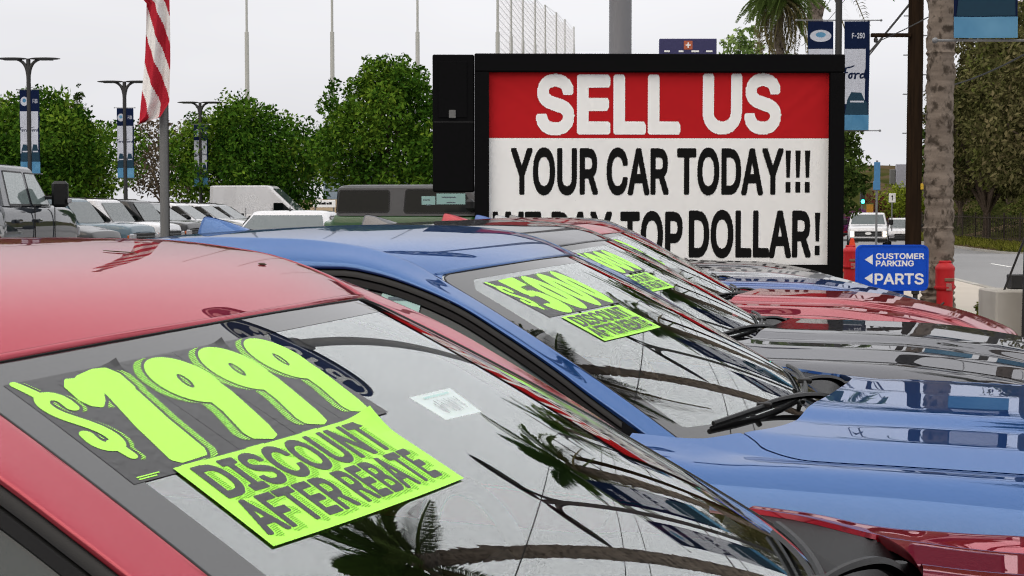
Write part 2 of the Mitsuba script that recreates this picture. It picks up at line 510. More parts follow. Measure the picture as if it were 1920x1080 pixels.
def car_meshes():
    M = {}
    # roof with its two rails and the pillars beside the windscreen: the body shell
    xs = np.linspace(-2.05, 0, 70)
    ss = np.linspace(-1, 1, 41)
    roof = grid(roof_pt(xs[:, None] + 0 * ss, ss[None, :] + 0 * xs[:, None]))
    body = [roof]
    seals, sides, doors = [], [], []
    for sg in (-1, 1):
        xr = np.linspace(-2.05, 0, 50)
        inner = np.vstack([roof_pt(xr, sg + 0 * xr), ws(sg + 0 * np.linspace(0.03, 1, 36), np.linspace(0.03, 1, 36))])
        xo = np.interp(np.linspace(0, 1, len(inner)), np.linspace(0, 1, len(inner)), inner[:, 0] + np.linspace(0, 0.02, len(inner)))
        o = RAIL(np.clip(xo, -2.05, 0.70))
        outer = np.stack([xo, sg * o[:, 0], o[:, 1]], 1)
        lip = inner + np.array([0, 0, 0.004])
        c1 = inner * [1, 0.62, 0.62] + outer * [0, 0.38, 0.38] + np.array([0, 0, 0.008])
        c2 = inner * [1, 0.25, 0.25] + outer * [0, 0.75, 0.75] + np.array([0, sg * 0.012, 0.015])
        strip = bspline(np.stack([inner, lip, c1, c2, outer + [0, sg * 0.004, 0.008], outer]), 18)
        # the last column returns inwards under the rail
        ret = outer + np.array([0, -sg * 0.02, -0.006])
        strip = np.concatenate([strip, ret[None]], 0)
        body.append(grid(strip, flip=sg > 0))
        # black seal under the rail
        n0 = 4
        so = (outer + np.array([0, -sg * 0.004, -0.003]))[(outer[:, 2] > 0.925) | (outer[:, 0] < 0)]
        prof = [(0.0, 0.0), (0.006, -0.005), (0.008, -0.015), (0.003, -0.018), (0.008, -0.021), (0.010, -0.036), (0.004, -0.043), (-0.02, -0.043)]
        seals.append(grid(np.stack([so + np.array([0, sg * a, b]) for a, b in prof]), flip=sg > 0))
        # side glass: from under the seal to the belt
        k = np.arange(10, len(outer) - 4)
        top = outer[k] + np.array([0, -sg * 0.006, -0.036])
        bl = BELT(np.clip(top[:, 0], -2.3, 0.70))
        bot = np.stack([top[:, 0], sg * (bl[:, 0] - 0.03), bl[:, 1] - 0.01], 1)
        keep = (top[:, 2] > bot[:, 2] + 0.005) & (top[:, 0] < 0.50)
        top, bot = top[keep], bot[keep]
        mid = (top + bot) / 2 + np.array([0, sg * 0.018, 0])
        gl = bspline(np.stack([top, mid, bot]), 8, deg=2)
        split = np.searchsorted(top[:, 0], -0.62)
        sides.append((grid(gl[:, split + 1:], flip=sg > 0), grid(gl[:, :split], flip=sg > 0)))
        pil = grid(np.stack([top[split - 1:split + 3], mid[split - 1:split + 3], bot[split - 1:split + 3]]) + np.array([0, sg * 0.004, 0]), flip=sg > 0)
        seals.append(pil)
        # corner pieces above the windscreen's rounded corners
        full = Polygon([(0, -0.004), (sg * WT, -0.004), (sg * (WT + (WB - WT) * 0.125 / WS_L), 0.125), (0, 0.125)])
        fil = full.difference(ws_outline(-0.003).buffer(0.004)).intersection(sbox(min(sg * 0.40, sg * 0.7), -0.1, max(sg * 0.40, sg * 0.7), 0.125))
        body.append(drape(fil, 0.0025, 0.02))
        # flank behind the front wing: belt to sill
        xf = np.linspace(-2.3, 0.62, 60)
        b = BELT(xf)
        tail = np.clip((-xf - 1.7) / 0.6, 0, 1) ** 2
        nar = 0.10 * tail
        cols = [np.stack([xf, sg * (b[:, 0] - 0.035 - nar), b[:, 1] - 0.004], 1), np.stack([xf, sg * (b[:, 0] - nar), b[:, 1]], 1),
                np.stack([xf, sg * (b[:, 0] + 0.055 - nar), b[:, 1] - 0.04], 1), np.stack([xf, sg * (0.905 - nar), 0.72 + 0 * xf], 1),
                np.stack([xf, sg * (0.925 - nar), 0.58 + 0 * xf], 1), np.stack([xf, sg * (0.90 - nar), 0.42 + 0 * xf], 1),
                np.stack([xf, sg * (0.91 - nar), 0.30 + 0 * xf], 1), np.stack([xf, sg * (0.86 - nar), 0.18 + 0 * xf], 1)]
        side = bspline(np.stack(cols), 34)
        body.append(grid(side, flip=sg > 0))
        # front wing
        xw = np.concatenate([np.linspace(0.52, 0.90, 50), np.linspace(0.92, 2.38, 60)])
        e = EDGE(xw)
        nz = np.clip((xw - 1.9) / 0.5, 0, 1) ** 2
        wide = 0.93 - 0.16 * nz
        v = VEDGE(xw)
        top = []
        for q in np.linspace(0, 1, 9):
            y = e[:, 0] + np.maximum(v[:, 0] - e[:, 0], 0.002) * q
            top.append(np.stack([xw, sg * y, bonnet_z(xw, y)], 1))
        p0 = top[-1]
        z0 = p0[:, 2]
        rise = np.interp(xw, [0.5, 0.70, 0.82, 0.95, 1.8, 2.3], [-0.020, -0.014, 0.002, 0.012, 0.011, 0.0])
        d = wide - v[:, 0]
        vy = np.abs(p0[:, 1])
        cols = [p0, np.stack([xw, sg * (vy + 0.16 * d), z0 + rise * 0.55], 1), np.stack([xw, sg * (vy + 0.36 * d), z0 + rise], 1), np.stack([xw, sg * (vy + 0.56 * d), z0 + rise * 0.6 - 0.008], 1),
                np.stack([xw, sg * (vy + 0.80 * d), z0 - 0.045], 1), np.stack([xw, sg * (vy + 0.97 * d), z0 - 0.145], 1), np.stack([xw, sg * wide, 0.60 - 0.05 * nz], 1),
                np.stack([xw, sg * (wide - 0.03), 0.43 + 0 * xw], 1), np.stack([xw, sg * (wide - 0.02), 0.30 + 0 * xw], 1), np.stack([xw, sg * (wide - 0.06), 0.18 + 0 * xw], 1)]
        skirt_ = top[0] + np.array([0, -sg * 0.002, -0.008])
        body.append(grid(np.concatenate([skirt_[None], np.stack(top), bspline(np.stack(cols), 40)[1:]]), flip=sg > 0))
    hs = np.linspace(-0.985, 0.985, 60)
    body.append(tube(roof_pt(-0.0 * hs, hs) + np.array([-0.006, 0, 0.0005]), 0.0068, 10))
    # tail: boot lid and rear face
    ys = np.linspace(-1, 1, 21)
    rear = []
    for (x, hw, z) in [(-2.02, 0.66, 1.03), (-2.2, 0.70, 0.96), (-2.38, 0.72, 0.94), (-2.44, 0.73, 0.86), (-2.46, 0.75, 0.70), (-2.52, 0.78, 0.55), (-2.46, 0.78, 0.30), (-2.40, 0.74, 0.2)]:
        rear.append(np.stack([x + 0.10 * ys ** 4, hw * ys, z - 0.02 * ys ** 2], 1))
    body.append(grid(bspline(np.stack(rear), 40), flip=True))
    # front bumper
    front = []
    for (x, hw, z) in [(2.365, 0.54, 0.66), (2.40, 0.60, 0.62), (2.405, 0.70, 0.56), (2.41, 0.74, 0.45), (2.46, 0.76, 0.34), (2.42, 0.76, 0.22), (2.3, 0.75, 0.17)]:
        front.append(np.stack([x - 0.22 * np.abs(ys) ** 3, hw * ys, z - 0.0 * ys], 1))
    body.append(grid(bspline(np.stack(front), 30)))
    M['body'] = cat(body)
    M['window_seal'] = cat(seals)
    M['side_window'], M['quarter_window'] = sides[0]
    M['side_window_left'], M['quarter_window_left'] = sides[1]
    # bonnet
    s = np.concatenate([np.linspace(-1, 1, 141)])
    t = np.linspace(0, 1, 90)
    S, TT = np.meshgrid(s, t)
    xr = 0.762 + 0.11 * (1 - np.abs(S) ** 2.5)
    xn = 2.372 + 0.05 * (1 - S ** 2)
    X = xr + (xn - xr) * TT
    E_ = EDGE(np.clip(X, 0.755, 2.38))
    Y = S * (E_[..., 0] - 0.006)
    Z = bonnet_z(X, Y)
    hood = np.stack([X, Y, Z], -1)
    lipb = hood[0] + np.array([0.012, 0, -0.022])
    top = grid(np.concatenate([lipb[None], (hood[0] + [0.0, 0, -0.004])[None], hood], 0), flip=False)
    skirt = []
    for col, sg in ((hood[:, 0], -1), (hood[:, -1], 1)):
        skirt.append(grid(np.stack([col, col + [0, -sg * 0.002, -0.025]]), flip=sg < 0))
    M['bonnet'] = cat(top, *skirt)
    # windscreen: pane, printed border, rubber line
    out = ws_outline()
    sg_, tg = np.meshgrid(np.linspace(-1, 1, 61), np.linspace(0, 1, 61))
    M['windscreen'] = grid(ws(sg_, tg), flip=True)
    inner = Polygon([(-0.485, 0.105), (-0.43, 0.050), (0.43, 0.050), (0.485, 0.105), (0.572, 0.84), (0.30, 0.885), (-0.30, 0.885), (-0.572, 0.84)]).buffer(-0.015).buffer(0.015, quad_segs=10)
    M['printed_border'] = drape(out.buffer(-0.002).difference(inner), 0.0006, 0.05)
    ring = np.array(out.buffer(0.001).exterior.coords)
    ring = np.array(LineString(ring).segmentize(0.015).coords)
    M['windscreen_seal'] = tube(ws_map(ring[:, 0], ring[:, 1], 0.0002), 0.0026, 6, caps=False)
    # scuttle (black plastic below the glass)
    sc = []
    ss = np.linspace(-0.93, 0.93, 41)
    for k, dx, dz in ((0, -0.035, 0.012), (1, 0.0, 0.003), (2, 0.03, -0.012), (3, 0.09, -0.035), (4, 0.17, -0.05), (5, 0.24, -0.055)):
        p = ws(ss, 1.0 + 0 * ss) + np.array([dx, 0, dz])
        p[:, 2] += (0.004 * np.cos(ss * 60) if k == 3 else 0)
        sc.append(p)
    tray = []
    for x in (0.50, 0.56, 0.62, 0.66, 0.70, 0.74, 0.76, 0.90, 1.02):
        w = float(EDGE(min(x, 0.755))[0]) - 0.002
        ze = float(bonnet_z(np.array(x), np.array(w))) - 0.009 if x < 0.77 else 0.86 - 0.05 * (x - 0.76)
        tray.append([(x, w * y, ze - 0.045 * min(1, (1 - abs(y)) * 5)) for y in np.linspace(-1, 1, 41)])
    M['scuttle'] = cat(grid(bspline(np.stack(sc), 24)), grid(np.array(tray)))
    # wipers: arm from pivot, with blade
    def wiper(pa, pb, la):
        a0 = np.array(pa)
        e_a, e_b = pb
        pts = [ws_map(e_a + (la[0] - e_a) * q, e_b + (la[1] - e_b) * q, 0.014 + 0.010 * math.sin(q * math.pi)) for q in np.linspace(0, 1, 15)]
        pts = np.array([np.ravel(p) for p in pts])
        blade = tube(pts, 0.0065, 6)
        rub = tube(pts - ws_n(0.0, 0.9) * 0.014, [0.005] * len(pts), 4)
        m = pts[6]
        arm = [a0, a0 + (m - a0) * 0.18 + [0, 0, 0.022], a0 + (m - a0) * 0.5 + [0, 0, 0.026], a0 + (m - a0) * 0.85 + [0, 0, 0.014], m + [0, 0, 0.004]]
        armm = tube(bspline(np.array(arm), 16), np.linspace(0.012, 0.006, 16), 6)
        clip = bx(*(m + [0, 0, 0.002]), 0.04, 0.014, 0.014, 0.003)
        piv = lathe([(0.0, 0.022), (0.010, 0.020), (0.013, 0.012), (0.014, -0.03)], 14, a0)
        return cat(blade, rub, armm, clip, piv)
    M['wiper'] = wiper((0.815, 0.42, 0.885), (-0.05, 0.90), (0.42, 0.80))
    M['wiper_right'] = wiper((0.85, 0.10, 0.89), (-0.50, 0.865), (0.02, 0.875))
    # fin
    fx = np.linspace(0, 1, 14)
    prof = [(-0.985, 0.0), (-1.03, 0.016), (-1.08, 0.034), (-1.13, 0.050), (-1.155, 0.055), (-1.165, 0.045), (-1.17, 0.0)]
    rows = []
    for (x, h) in prof:
        zb = float(ROOF(x)[0])
        w = 0.030 if h < 0.06 else 0.022
        rows.append([[x, -w, zb - 0.01], [x, -w * 0.75, zb + h * 0.35], [x, -0.008, zb + h * 0.85 + 0.001], [x, 0, zb + h + 0.002], [x, 0.008, zb + h * 0.85 + 0.001], [x, w * 0.75, zb + h * 0.35], [x, w, zb - 0.01]])
    M['fin_antenna'] = grid(bspline(np.array(rows), 24, deg=2))
    # door mirrors
    def mirror(sg):
        m = trimesh.creation.icosphere(3, 1.0)
        v = m.vertices * [0.075, 0.115, 0.075]
        v[:, 0] = np.maximum(v[:, 0], -0.045)
        m.vertices = v + [0.22, sg * 0.93, 0.90]
        return cat(m, tube([(0.24, sg * 0.76, 0.86), (0.24, sg * 0.86, 0.88)], [0.03, 0.025], 8))
    M['door_mirror'], M['door_mirror_left'] = mirror(-1), mirror(1)
    # cabin: dashboard, seats, steering wheel, floor
    dz = []
    for (x, z, w) in [(0.80, 0.84, 0.60), (0.60, 0.875, 0.62), (0.42, 0.88, 0.64), (0.27, 0.86, 0.64), (0.20, 0.78, 0.64), (0.20, 0.45, 0.64)]:
        dz.append([[x - 0.06 * (q ** 2), w * q, z - 0.01 * q ** 2] for q in np.linspace(-1, 1, 15)])
    M['dashboard'] = grid(bspline(np.array(dz), 26))
    def seat(y, x0):
        base = bx(x0, y, 0.42, 0.52, 0.48, 0.22, 0.07)
        back = bx(0, 0, 0.33, 0.16, 0.46, 0.62, 0.06)
        back.apply_transform(trimesh.transformations.rotation_matrix(-0.35, [0, 1, 0]))
        back.apply_translation((x0 - 0.24, y, 0.44))
        head = bx(x0 - 0.47, y, 1.10, 0.11, 0.24, 0.17, 0.04)
        return cat(base, back, head)
    M['seat'], M['seat_left'] = seat(-0.36, -0.25), seat(0.36, -0.25)
    wheel = trimesh.creation.torus(0.175, 0.016, 32, 10)
    wheel.apply_transform(trimesh.transformations.rotation_matrix(1.15, [0, 1, 0]))
    wheel.apply_translation((0.20, 0.36, 0.82))
    M['steering_wheel'] = cat(wheel, bx(0.21, 0.36, 0.82, 0.05, 0.12, 0.12, 0.02), bx(0.21, 0.36, 0.82, 0.03, 0.34, 0.03, 0.01))
    fl = [grid([[(x, y, 0.25) for y in (-0.84, 0.84)] for x in (-2.2, 2.2)])]
    for sg in (-1, 1):
        fl.append(grid([[(x, sg * (0.69 if x < 0.3 else 0.60), z) for z in (0.25, 0.865)] for x in (-2.2, 0.30, 0.66)]))
    fl.append(grid([[(0.66, y, z) for z in (0.25, 0.81)] for y in (-0.60, 0.60)]))
    fl.append(grid([[(-0.75, y, z) for z in (0.25, 0.98)] for y in (-0.70, 0.70)]))
    M['cabin_floor'] = cat(fl)
    # lower grille and lamps
    M['grille'] = grid([[(2.408 - 0.22 * (abs(q) * 0.55 / 0.7) ** 3 + 0.006, 0.55 * q, z) for q in np.linspace(-1, 1, 15)] for z in (0.60, 0.42)])
    for sg, nm in ((-1, 'headlamp'), (1, 'headlamp_left')):
        P = []
        for q in np.linspace(0, 1, 9):
            y = 0.56 + 0.17 * q
            P.append([(2.385 - 0.18 * q ** 1.3 + 0.012, sg * y, 0.645 - 0.02 * q), (2.40 - 0.18 * q ** 1.3 + 0.014, sg * y, 0.57 + 0.015 * q)])
        M[nm] = grid(P, flip=sg < 0)
    def wheel_(x, sg):
        ty = lathe([(0.20, -0.11), (0.30, -0.12), (0.335, -0.09), (0.345, 0), (0.335, 0.09), (0.30, 0.12), (0.20, 0.11)], 32, (x, sg * 0.80, 0.345), 'y')
        sp = [lathe([(0.19, -0.05), (0.235, 0.10), (0.22, 0.11), (0.20, 0.10)], 32, (0, 0, 0), 'y')]
        for k in range(5):
            b_ = bx(0.11, 0, 0, 0.20, 0.02, 0.05, 0.006)
            b_.apply_transform(trimesh.transformations.rotation_matrix(k * 2 * math.pi / 5, [0, 1, 0]))
            b_.apply_translation((0, -0.07, 0))
            sp.append(b_)
        sp.append(lathe([(0, 0.09), (0.05, 0.085), (0.06, 0.03)], 16, (0, 0, 0), 'y'))
        rim = cat(sp)
        if sg > 0:
            rim.vertices = rim.vertices * [1, -1, 1]
            rim.invert()
        rim.apply_translation((x, sg * 0.82, 0.345))
        return ty, rim
    M['wheels'] = [wheel_(x, sg) for x in (1.42, -1.30) for sg in (-1, 1)]
    arches = []
    for x in (1.42, -1.30):
        for sg in (-1, 1):
            a = np.linspace(-0.15, math.pi + 0.15, 24)
            arches.append(grid(np.stack([np.stack([x + 0.385 * np.cos(a), 0 * a + sg * yy, 0.345 + 0.385 * np.sin(a)], 1) for yy in (0.60, 0.935)]), flip=sg > 0))
            dk = trimesh.creation.cylinder(0.38, 0.004, sections=32)
            dk.apply_transform(trimesh.transformations.rotation_matrix(math.pi / 2, [1, 0, 0]))
            dk.apply_translation((x, sg * 0.932, 0.345))
            arches.append(cat(arches.pop(), dk))
    M['wheel_arch'] = arches
    # rear window
    P = []
    for q in np.linspace(0, 1, 14):
        x = -1.30 - 0.68 * q
        xs_ = np.linspace(-0.86, 0.86, 15)
        P.append(roof_pt(x + 0 * xs_, xs_) + np.array([0, 0, 0.004]))
    M['rear_window'] = grid(np.array(P), flip=True)
    return M
# ---------------------------------------------------------------- price sheets on the windscreens
def smooth_poly(pts, r):
    return Polygon(pts).buffer(-r).buffer(2 * r, quad_segs=8).buffer(-r, quad_segs=8)


def stroke(pts, w0, w1=None, n=40):
    """a brush stroke through points, tapering from w0 to w1"""
    c = bspline(np.array(pts, float), n)
    w = np.linspace(w0, w1 if w1 is not None else w0, n)
    return unary_union([Point(*c[i]).buffer(w[i] / 2).union(Point(*c[i + 1]).buffer(w[i + 1] / 2)).convex_hull for i in range(n - 1)])


def figure(ch):
    """a fat showcard figure in a sheet 1 wide and 1.9 tall, foot at (0, 0)"""
    if ch == '9':
        bowl = affinity.rotate(affinity.scale(Point(0.60, 1.37).buffer(1, 32), 0.44, 0.47), -14)
        hole = affinity.rotate(affinity.scale(Point(0.57, 1.34).buffer(1, 24), 0.085, 0.165), -14)
        tail = smooth_poly([(0.44, 1.00), (1.02, 1.44), (0.98, 1.00), (0.80, 0.34), (0.72, 0.16), (0.60, 0.12), (0.36, 0.20), (0.34, 0.30), (0.48, 0.70), (0.52, 0.98)], 0.03)
        return bowl.union(tail).difference(hole), -0.15
    if ch == '7':
        bar = smooth_poly([(-0.02, 1.40), (0.02, 1.66), (0.14, 1.78), (0.26, 1.76), (0.34, 1.80), (0.62, 1.86), (0.80, 1.84), (0.86, 1.70), (0.80, 1.40), (0.52, 1.46), (0.34, 1.44), (0.24, 1.32), (0.12, 1.22), (0.02, 1.28)], 0.035)
        stem = smooth_poly([(0.40, 1.52), (0.84, 1.74), (0.76, 1.30), (0.66, 0.80), (0.60, 0.24), (0.54, 0.15), (0.16, 0.13), (0.09, 0.20), (0.20, 0.80), (0.36, 1.36)], 0.035)
        return bar.union(stem), 0.12
    if ch == '5':
        g = unary_union([smooth_poly([(0.12, 1.84), (0.94, 1.87), (0.92, 1.50), (0.46, 1.46), (0.42, 1.20), (0.22, 1.06), (0.14, 1.12)], 0.03),
                         affinity.scale(Point(0.52, 0.62).buffer(1, 32), 0.44, 0.56).difference(affinity.scale(Point(0.38, 0.74).buffer(1, 24), 0.15, 0.26)).difference(sbox(0, 0.52, 0.30, 0.98))])
        return g.buffer(0.02), 0.10
    if ch == '0':
        o = affinity.scale(Point(0.5, 0.96).buffer(1, 40), 0.47, 0.90)
        return o.difference(affinity.scale(Point(0.5, 0.98).buffer(1, 24), 0.085, 0.46)), -0.07
    # dollar sign, a thin brush S with a bar sticking out above and below
    s = stroke([(0.40, 1.33), (0.44, 1.52), (0.26, 1.62), (0.11, 1.48), (0.14, 1.24), (0.30, 1.04), (0.42, 0.82), (0.40, 0.60), (0.24, 0.56), (0.12, 0.68), (0.16, 0.84)], 0.125)
    bar = stroke([(0.12, 1.86), (0.17, 1.74), (0.20, 1.62)], 0.085, 0.11, 10).union(stroke([(0.31, 0.62), (0.33, 0.50), (0.34, 0.40)], 0.12, 0.09, 10))
    return s.union(bar), 0.07


def hatch(shape, step, w, ang):
    x0, y0, x1, y1 = shape.bounds
    d = max(x1 - x0, y1 - y0)
    c = ((x0 + x1) / 2, (y0 + y1) / 2)
    lines = unary_union([sbox(c[0] - d, c[1] - d + k * step, c[0] + d, c[1] - d + k * step + w) for k in range(int(2 * d / step))])
    return shape.intersection(affinity.rotate(lines, ang, origin=c))


def sheet_figure(ch, W, H):
    """green figure and green hatched drop shadow, fitted to a sheet W by H; y up"""
    g, dx = figure(ch)
    g = g.buffer(0.018)
    dy = 0.03 if dx < 0 else -0.04
    sh = unary_union([affinity.translate(g, dx * q, dy * q) for q in np.linspace(0.3, 1, 7)]).difference(g.buffer(0.036))
    sh = sh.intersection(sbox(0, 0.02, 1, 1.88))
    sh = hatch(sh, 0.024, 0.0125, 12)
    f = lambda q: affinity.scale(q, W, H / 1.9, origin=(0, 0))
    return f(g), f(sh)


SHEAR = [0.0]


def ab(poly, a0, b0, ang=0.0):
    """sheet coordinates (x right as read, y up, from the sheet's lower left corner) to windscreen coordinates"""
    p = affinity.affine_transform(poly, [1, SHEAR[0], 0, -1, 0, 0])
    if ang:
        p = affinity.rotate(p, ang, origin=(0, 0))
    return affinity.translate(p, a0, b0)


def shape_of(m, smooth=30):
    if id(m) in NORMALS:
        return {'type': 'ply', 'filename': meshkit.write_ply(m, False, normals=NORMALS[id(m)][1]), 'face_normals': False}
    return mikit.ply(m, None, smooth=smooth)


SHEETS = {}


def price_sheets(car, at, digits, a0, b0, W, H, ang, slogan, which, labels_, groups):
    """four or five black sheets in a row, then the green slogan sheet; each lifts off, so each is a thing"""
    k = 0
    SHEAR[0] = 0.14 if car == 1 else 0.0
    for i, ch in enumerate('$' + digits):
        w = W * 0.995
        aa, bb = a0 + (0 if i == 0 else 0.60 * W + (i - 1) * W), b0
        off = 0.0011 + 0.00012 * i
        key = ('s', car, i)
        g, sh = sheet_figure(ch, w, H)
        lab, gr = labels_(i, ch)
        t = thing('price_sheet', lab, 'price sticker', gr)
        # upper right corner curling off the glass
        curl = None
        if car == 1 and i in (1, 3):
            ca, cb = aa + w + SHEAR[0] * H, bb - H
            curl = lambda a, b, ca=ca, cb=cb: 0.008 * np.clip(1 - (np.hypot(a - ca, b - cb)) / 0.020, 0, 1) ** 1.5
        put(t, 'sheet', shape_of(drape(ab(sbox(0, 0, w, H), aa, bb, ang), off, 0.012 if curl else 0.05, curl)), 'sheet_black', at=at)
        put(t, 'figure', shape_of(drape(ab(g, aa, bb, ang), off + 0.00045)), 'sheet_green', at=at)
        labels[put(t, 'drop_shadow', shape_of(drape(ab(sh, aa, bb, ang), off + 0.00045)), 'sheet_green' if car == 1 else 'shadow_green', at=at)] = {'kind': 'stuff'}
        if car == 1:
            small = sbox(w * 0.10, 0.004, w * 0.34, 0.006).union(sbox(w * 0.10, 0.008, w * 0.40, 0.010))
            put(t, 'small_print', shape_of(drape(ab(small, aa, bb, ang), off + 0.00045)), 'sheet_green', at=at)
    (sa, sb, SW, SH, sang) = slogan
    t = thing('slogan_sheet', which[0], 'slogan sticker', which[1])
    lift = (lambda a, b: 0.012 * np.clip(1 - np.hypot(a - sa - SW - SHEAR[0] * SH, b - sb + SH) / 0.05, 0, 1) ** 1.5) if car == 1 else None
    put(t, 'sheet', shape_of(drape(ab(sbox(0, 0, SW, SH), sa, sb, sang), 0.0024, 0.015 if lift else 0.05, lift)), 'sheet_green', at=at)
    ink, shd = [], []
    for word, y, hh, wl, x in (('DISCOUNT', 0.565 * SH, 0.37 * SH, 0.85 * SW, 0.045 * SW), ('AFTER', 0.125 * SH, 0.36 * SH, 0.415 * SW, 0.025 * SW), ('REBATE', 0.125 * SH, 0.36 * SH, 0.45 * SW, 0.475 * SW)):
        g = affinity.translate(letters(word, hh, wl, fat=0.022), x, y)
        ink.append(g)
        s_ = unary_union([affinity.translate(g, d_, -d_ * 0.8) for d_ in np.linspace(0.003, 0.0085, 5)]).difference(g.buffer(0.0017))
        shd.append(hatch(s_, 0.0028, 0.0014, 12))
    for piece in [q for g in ink for q in getattr(g, 'geoms', [g])]:
        put(t, 'letter', shape_of(drape(ab(piece, sa, sb, sang), 0.0030)), 'sheet_black', at=at)
    labels[put(t, 'letter_shadow', shape_of(drape(ab(unary_union(shd), sa, sb, sang), 0.00285)), 'shadow_green', at=at)] = {'kind': 'stuff'}


# ---------------------------------------------------------------- the row of coupes
CM = car_meshes()
CS = {k: shape_of(m, 40) for k, m in CM.items() if k not in ('wheels', 'wheel_arch')}
CARCH = [shape_of(m, 40) for m in CM['wheel_arch']]
CW = [(shape_of(a), shape_of(b, 30)) for a, b in CM['wheels']]
ROLL, NOSE = 0.023, 0.005


def car_matrix(X, D, th, roll=ROLL, pit=NOSE, z=0.0):
    f = np.array([math.cos(th) * math.cos(pit), -math.sin(th) * math.cos(pit), -math.sin(pit)])
    l0 = np.array([math.sin(th), math.cos(th), 0])
    u0 = np.cross(f, l0)
    l = l0 * math.cos(roll) + u0 * math.sin(roll)
    u = np.cross(f, l)
    m = np.eye(4)
    m[:3, 0], m[:3, 1], m[:3, 2], m[:3, 3] = f, l, u, (X, D, z)
    return T(m)


def coupe(pose, paint, label):
    at = car_matrix(*pose)
    t = thing('coupe', label, 'car', 'coupes parked side by side in the front row')
    put(t, 'body', CS['body'], paint, at=at)
    b = put(t, 'bonnet', CS['bonnet'], paint, at=at)
    w = put(t, 'windscreen', CS['windscreen'], 'window_glass', at=at)
    put(w, 'printed_border', CS['printed_border'], 'border_print', at=at)
    put(w, 'seal', CS['windscreen_seal'], 'rubber', at=at)
    put(t, 'window_seal', CS['window_seal'], 'black_trim', at=at)
    for n in ('side_window', 'quarter_window', 'side_window_left', 'quarter_window_left'):
        put(t, n.replace('_left', ''), CS[n], 'tinted_glass', at=at)
    put(t, 'rear_window', CS['rear_window'], 'tinted_glass', at=at)
    put(t, 'scuttle', CS['scuttle'], 'black_trim', at=at)
    put(t, 'wiper', CS['wiper'], 'black_trim', at=at)
    put(t, 'wiper', CS['wiper_right'], 'black_trim', at=at)
    put(t, 'fin_antenna', CS['fin_antenna'], paint, at=at)
    put(t, 'door_mirror', CS['door_mirror'], paint, at=at)
    put(t, 'door_mirror', CS['door_mirror_left'], paint, at=at)
    put(t, 'dashboard', CS['dashboard'], 'cabin_black', at=at)
    put(t, 'seat', CS['seat'], 'cabin_black', at=at)
    put(t, 'seat', CS['seat_left'], 'cabin_black', at=at)
    put(t, 'steering_wheel', CS['steering_wheel'], 'cabin_black', at=at)
    put(t, 'cabin_floor', CS['cabin_floor'], 'cabin_black', at=at)
    put(t, 'grille', CS['grille'], 'black_trim', at=at)
    put(t, 'headlamp', CS['headlamp'], 'lamp_lens', at=at)
    put(t, 'headlamp', CS['headlamp_left'], 'lamp_lens', at=at)
    for a_ in CARCH:
        put(t, 'wheel_arch', a_, 'rubber', at=at)
    for ty, rim in CW:
        wk = put(t, 'wheel', ty, 'rubber', at=at)
        put(wk, 'rim', rim, 'alloy', at=at)
    return t, at


ROW = [((-0.344, 2.128, 0.353), 'red_paint', 'bright red coupe nearest the camera with a 7999 price on its windscreen'),
       ((0.086, 4.534, 0.402), 'blue_paint', 'mid blue coupe second in the row with a 5000 price on its windscreen'),
       ((0.366, 7.026, 0.402), 'grey_paint', 'dark grey coupe third in the row between the nearer blue and the second red coupe'),
       ((0.632, 9.617, 0.402), 'deep_red_paint', 'second red coupe, fourth in the row beyond the dark grey one'),
       ((0.79, 11.75, 0.402, ROLL, NOSE, -0.015), 'royal_blue_paint', 'second blue coupe, fifth in the row beyond the second red one'),
       ((0.92, 13.85, 0.402, ROLL, NOSE, -0.025), 'silver_paint', 'silver white coupe sixth in the row, its bonnet just behind the second blue one'),
       ((1.05, 15.95, 0.402, ROLL, NOSE, -0.03), 'graphite_paint', 'mid grey coupe farthest in the row, just in front of the big sell us sign')]
AT = {}
for i, (pose, paint, lab) in enumerate(ROW):
    key, AT[i + 1] = coupe(pose, paint, lab)
def lab1(i, ch):
    if i == 0:
        return 'black sheet with a green brush dollar sign, leftmost on the bright red coupe', None
    if ch == '7':
        return 'black sheet with a fat green 7 on the bright red coupe', None
    return ['', '', 'black sheet with a green 9 next to the 7, first of three', 'middle one of three black sheets with a green 9', 'last black sheet with a green 9, farthest from the 7'][i], None


def lab5(where):
    def f(i, ch):
        if i == 0:
            return f'small black sheet with a green dollar sign on the {where}', None
        if ch == '5':
            return f'black sheet with a green 5 on the {where}', None
        return f'black sheet with a narrow green 0 on the {where}, {["", "", "first", "second", "third"][i]} after the 5', None
    return f


price_sheets(1, AT[1], '7999', -0.518, 0.280, 0.092, 0.230, 0.0, (-0.487, 0.434, 0.327, 0.162, 0.0),
             ('bright green discount after rebate sheet below the 7999 with a lifted corner', None), lab1, None)
price_sheets(2, AT[2], '5000', -0.425, 0.302, 0.083, 0.225, 0.0, (-0.392, 0.455, 0.315, 0.142, 0.0),
             ('green discount after rebate sheet on the mid blue coupe', None), lab5('mid blue coupe'), None)
price_sheets(3, AT[3], '5000', -0.425, 0.312, 0.083, 0.225, 0.0, (-0.40, 0.482, 0.315, 0.150, 0.0),
             ('green discount after rebate sheet on the dark grey coupe', None), lab5('dark grey coupe'), None)
price_sheets(4, AT[4], '5000', -0.50, 0.302, 0.083, 0.225, 0.0, (-0.465, 0.452, 0.315, 0.150, 0.0),
             ('green discount after rebate sheet on the second red coupe', None), lab5('second red coupe'), None)
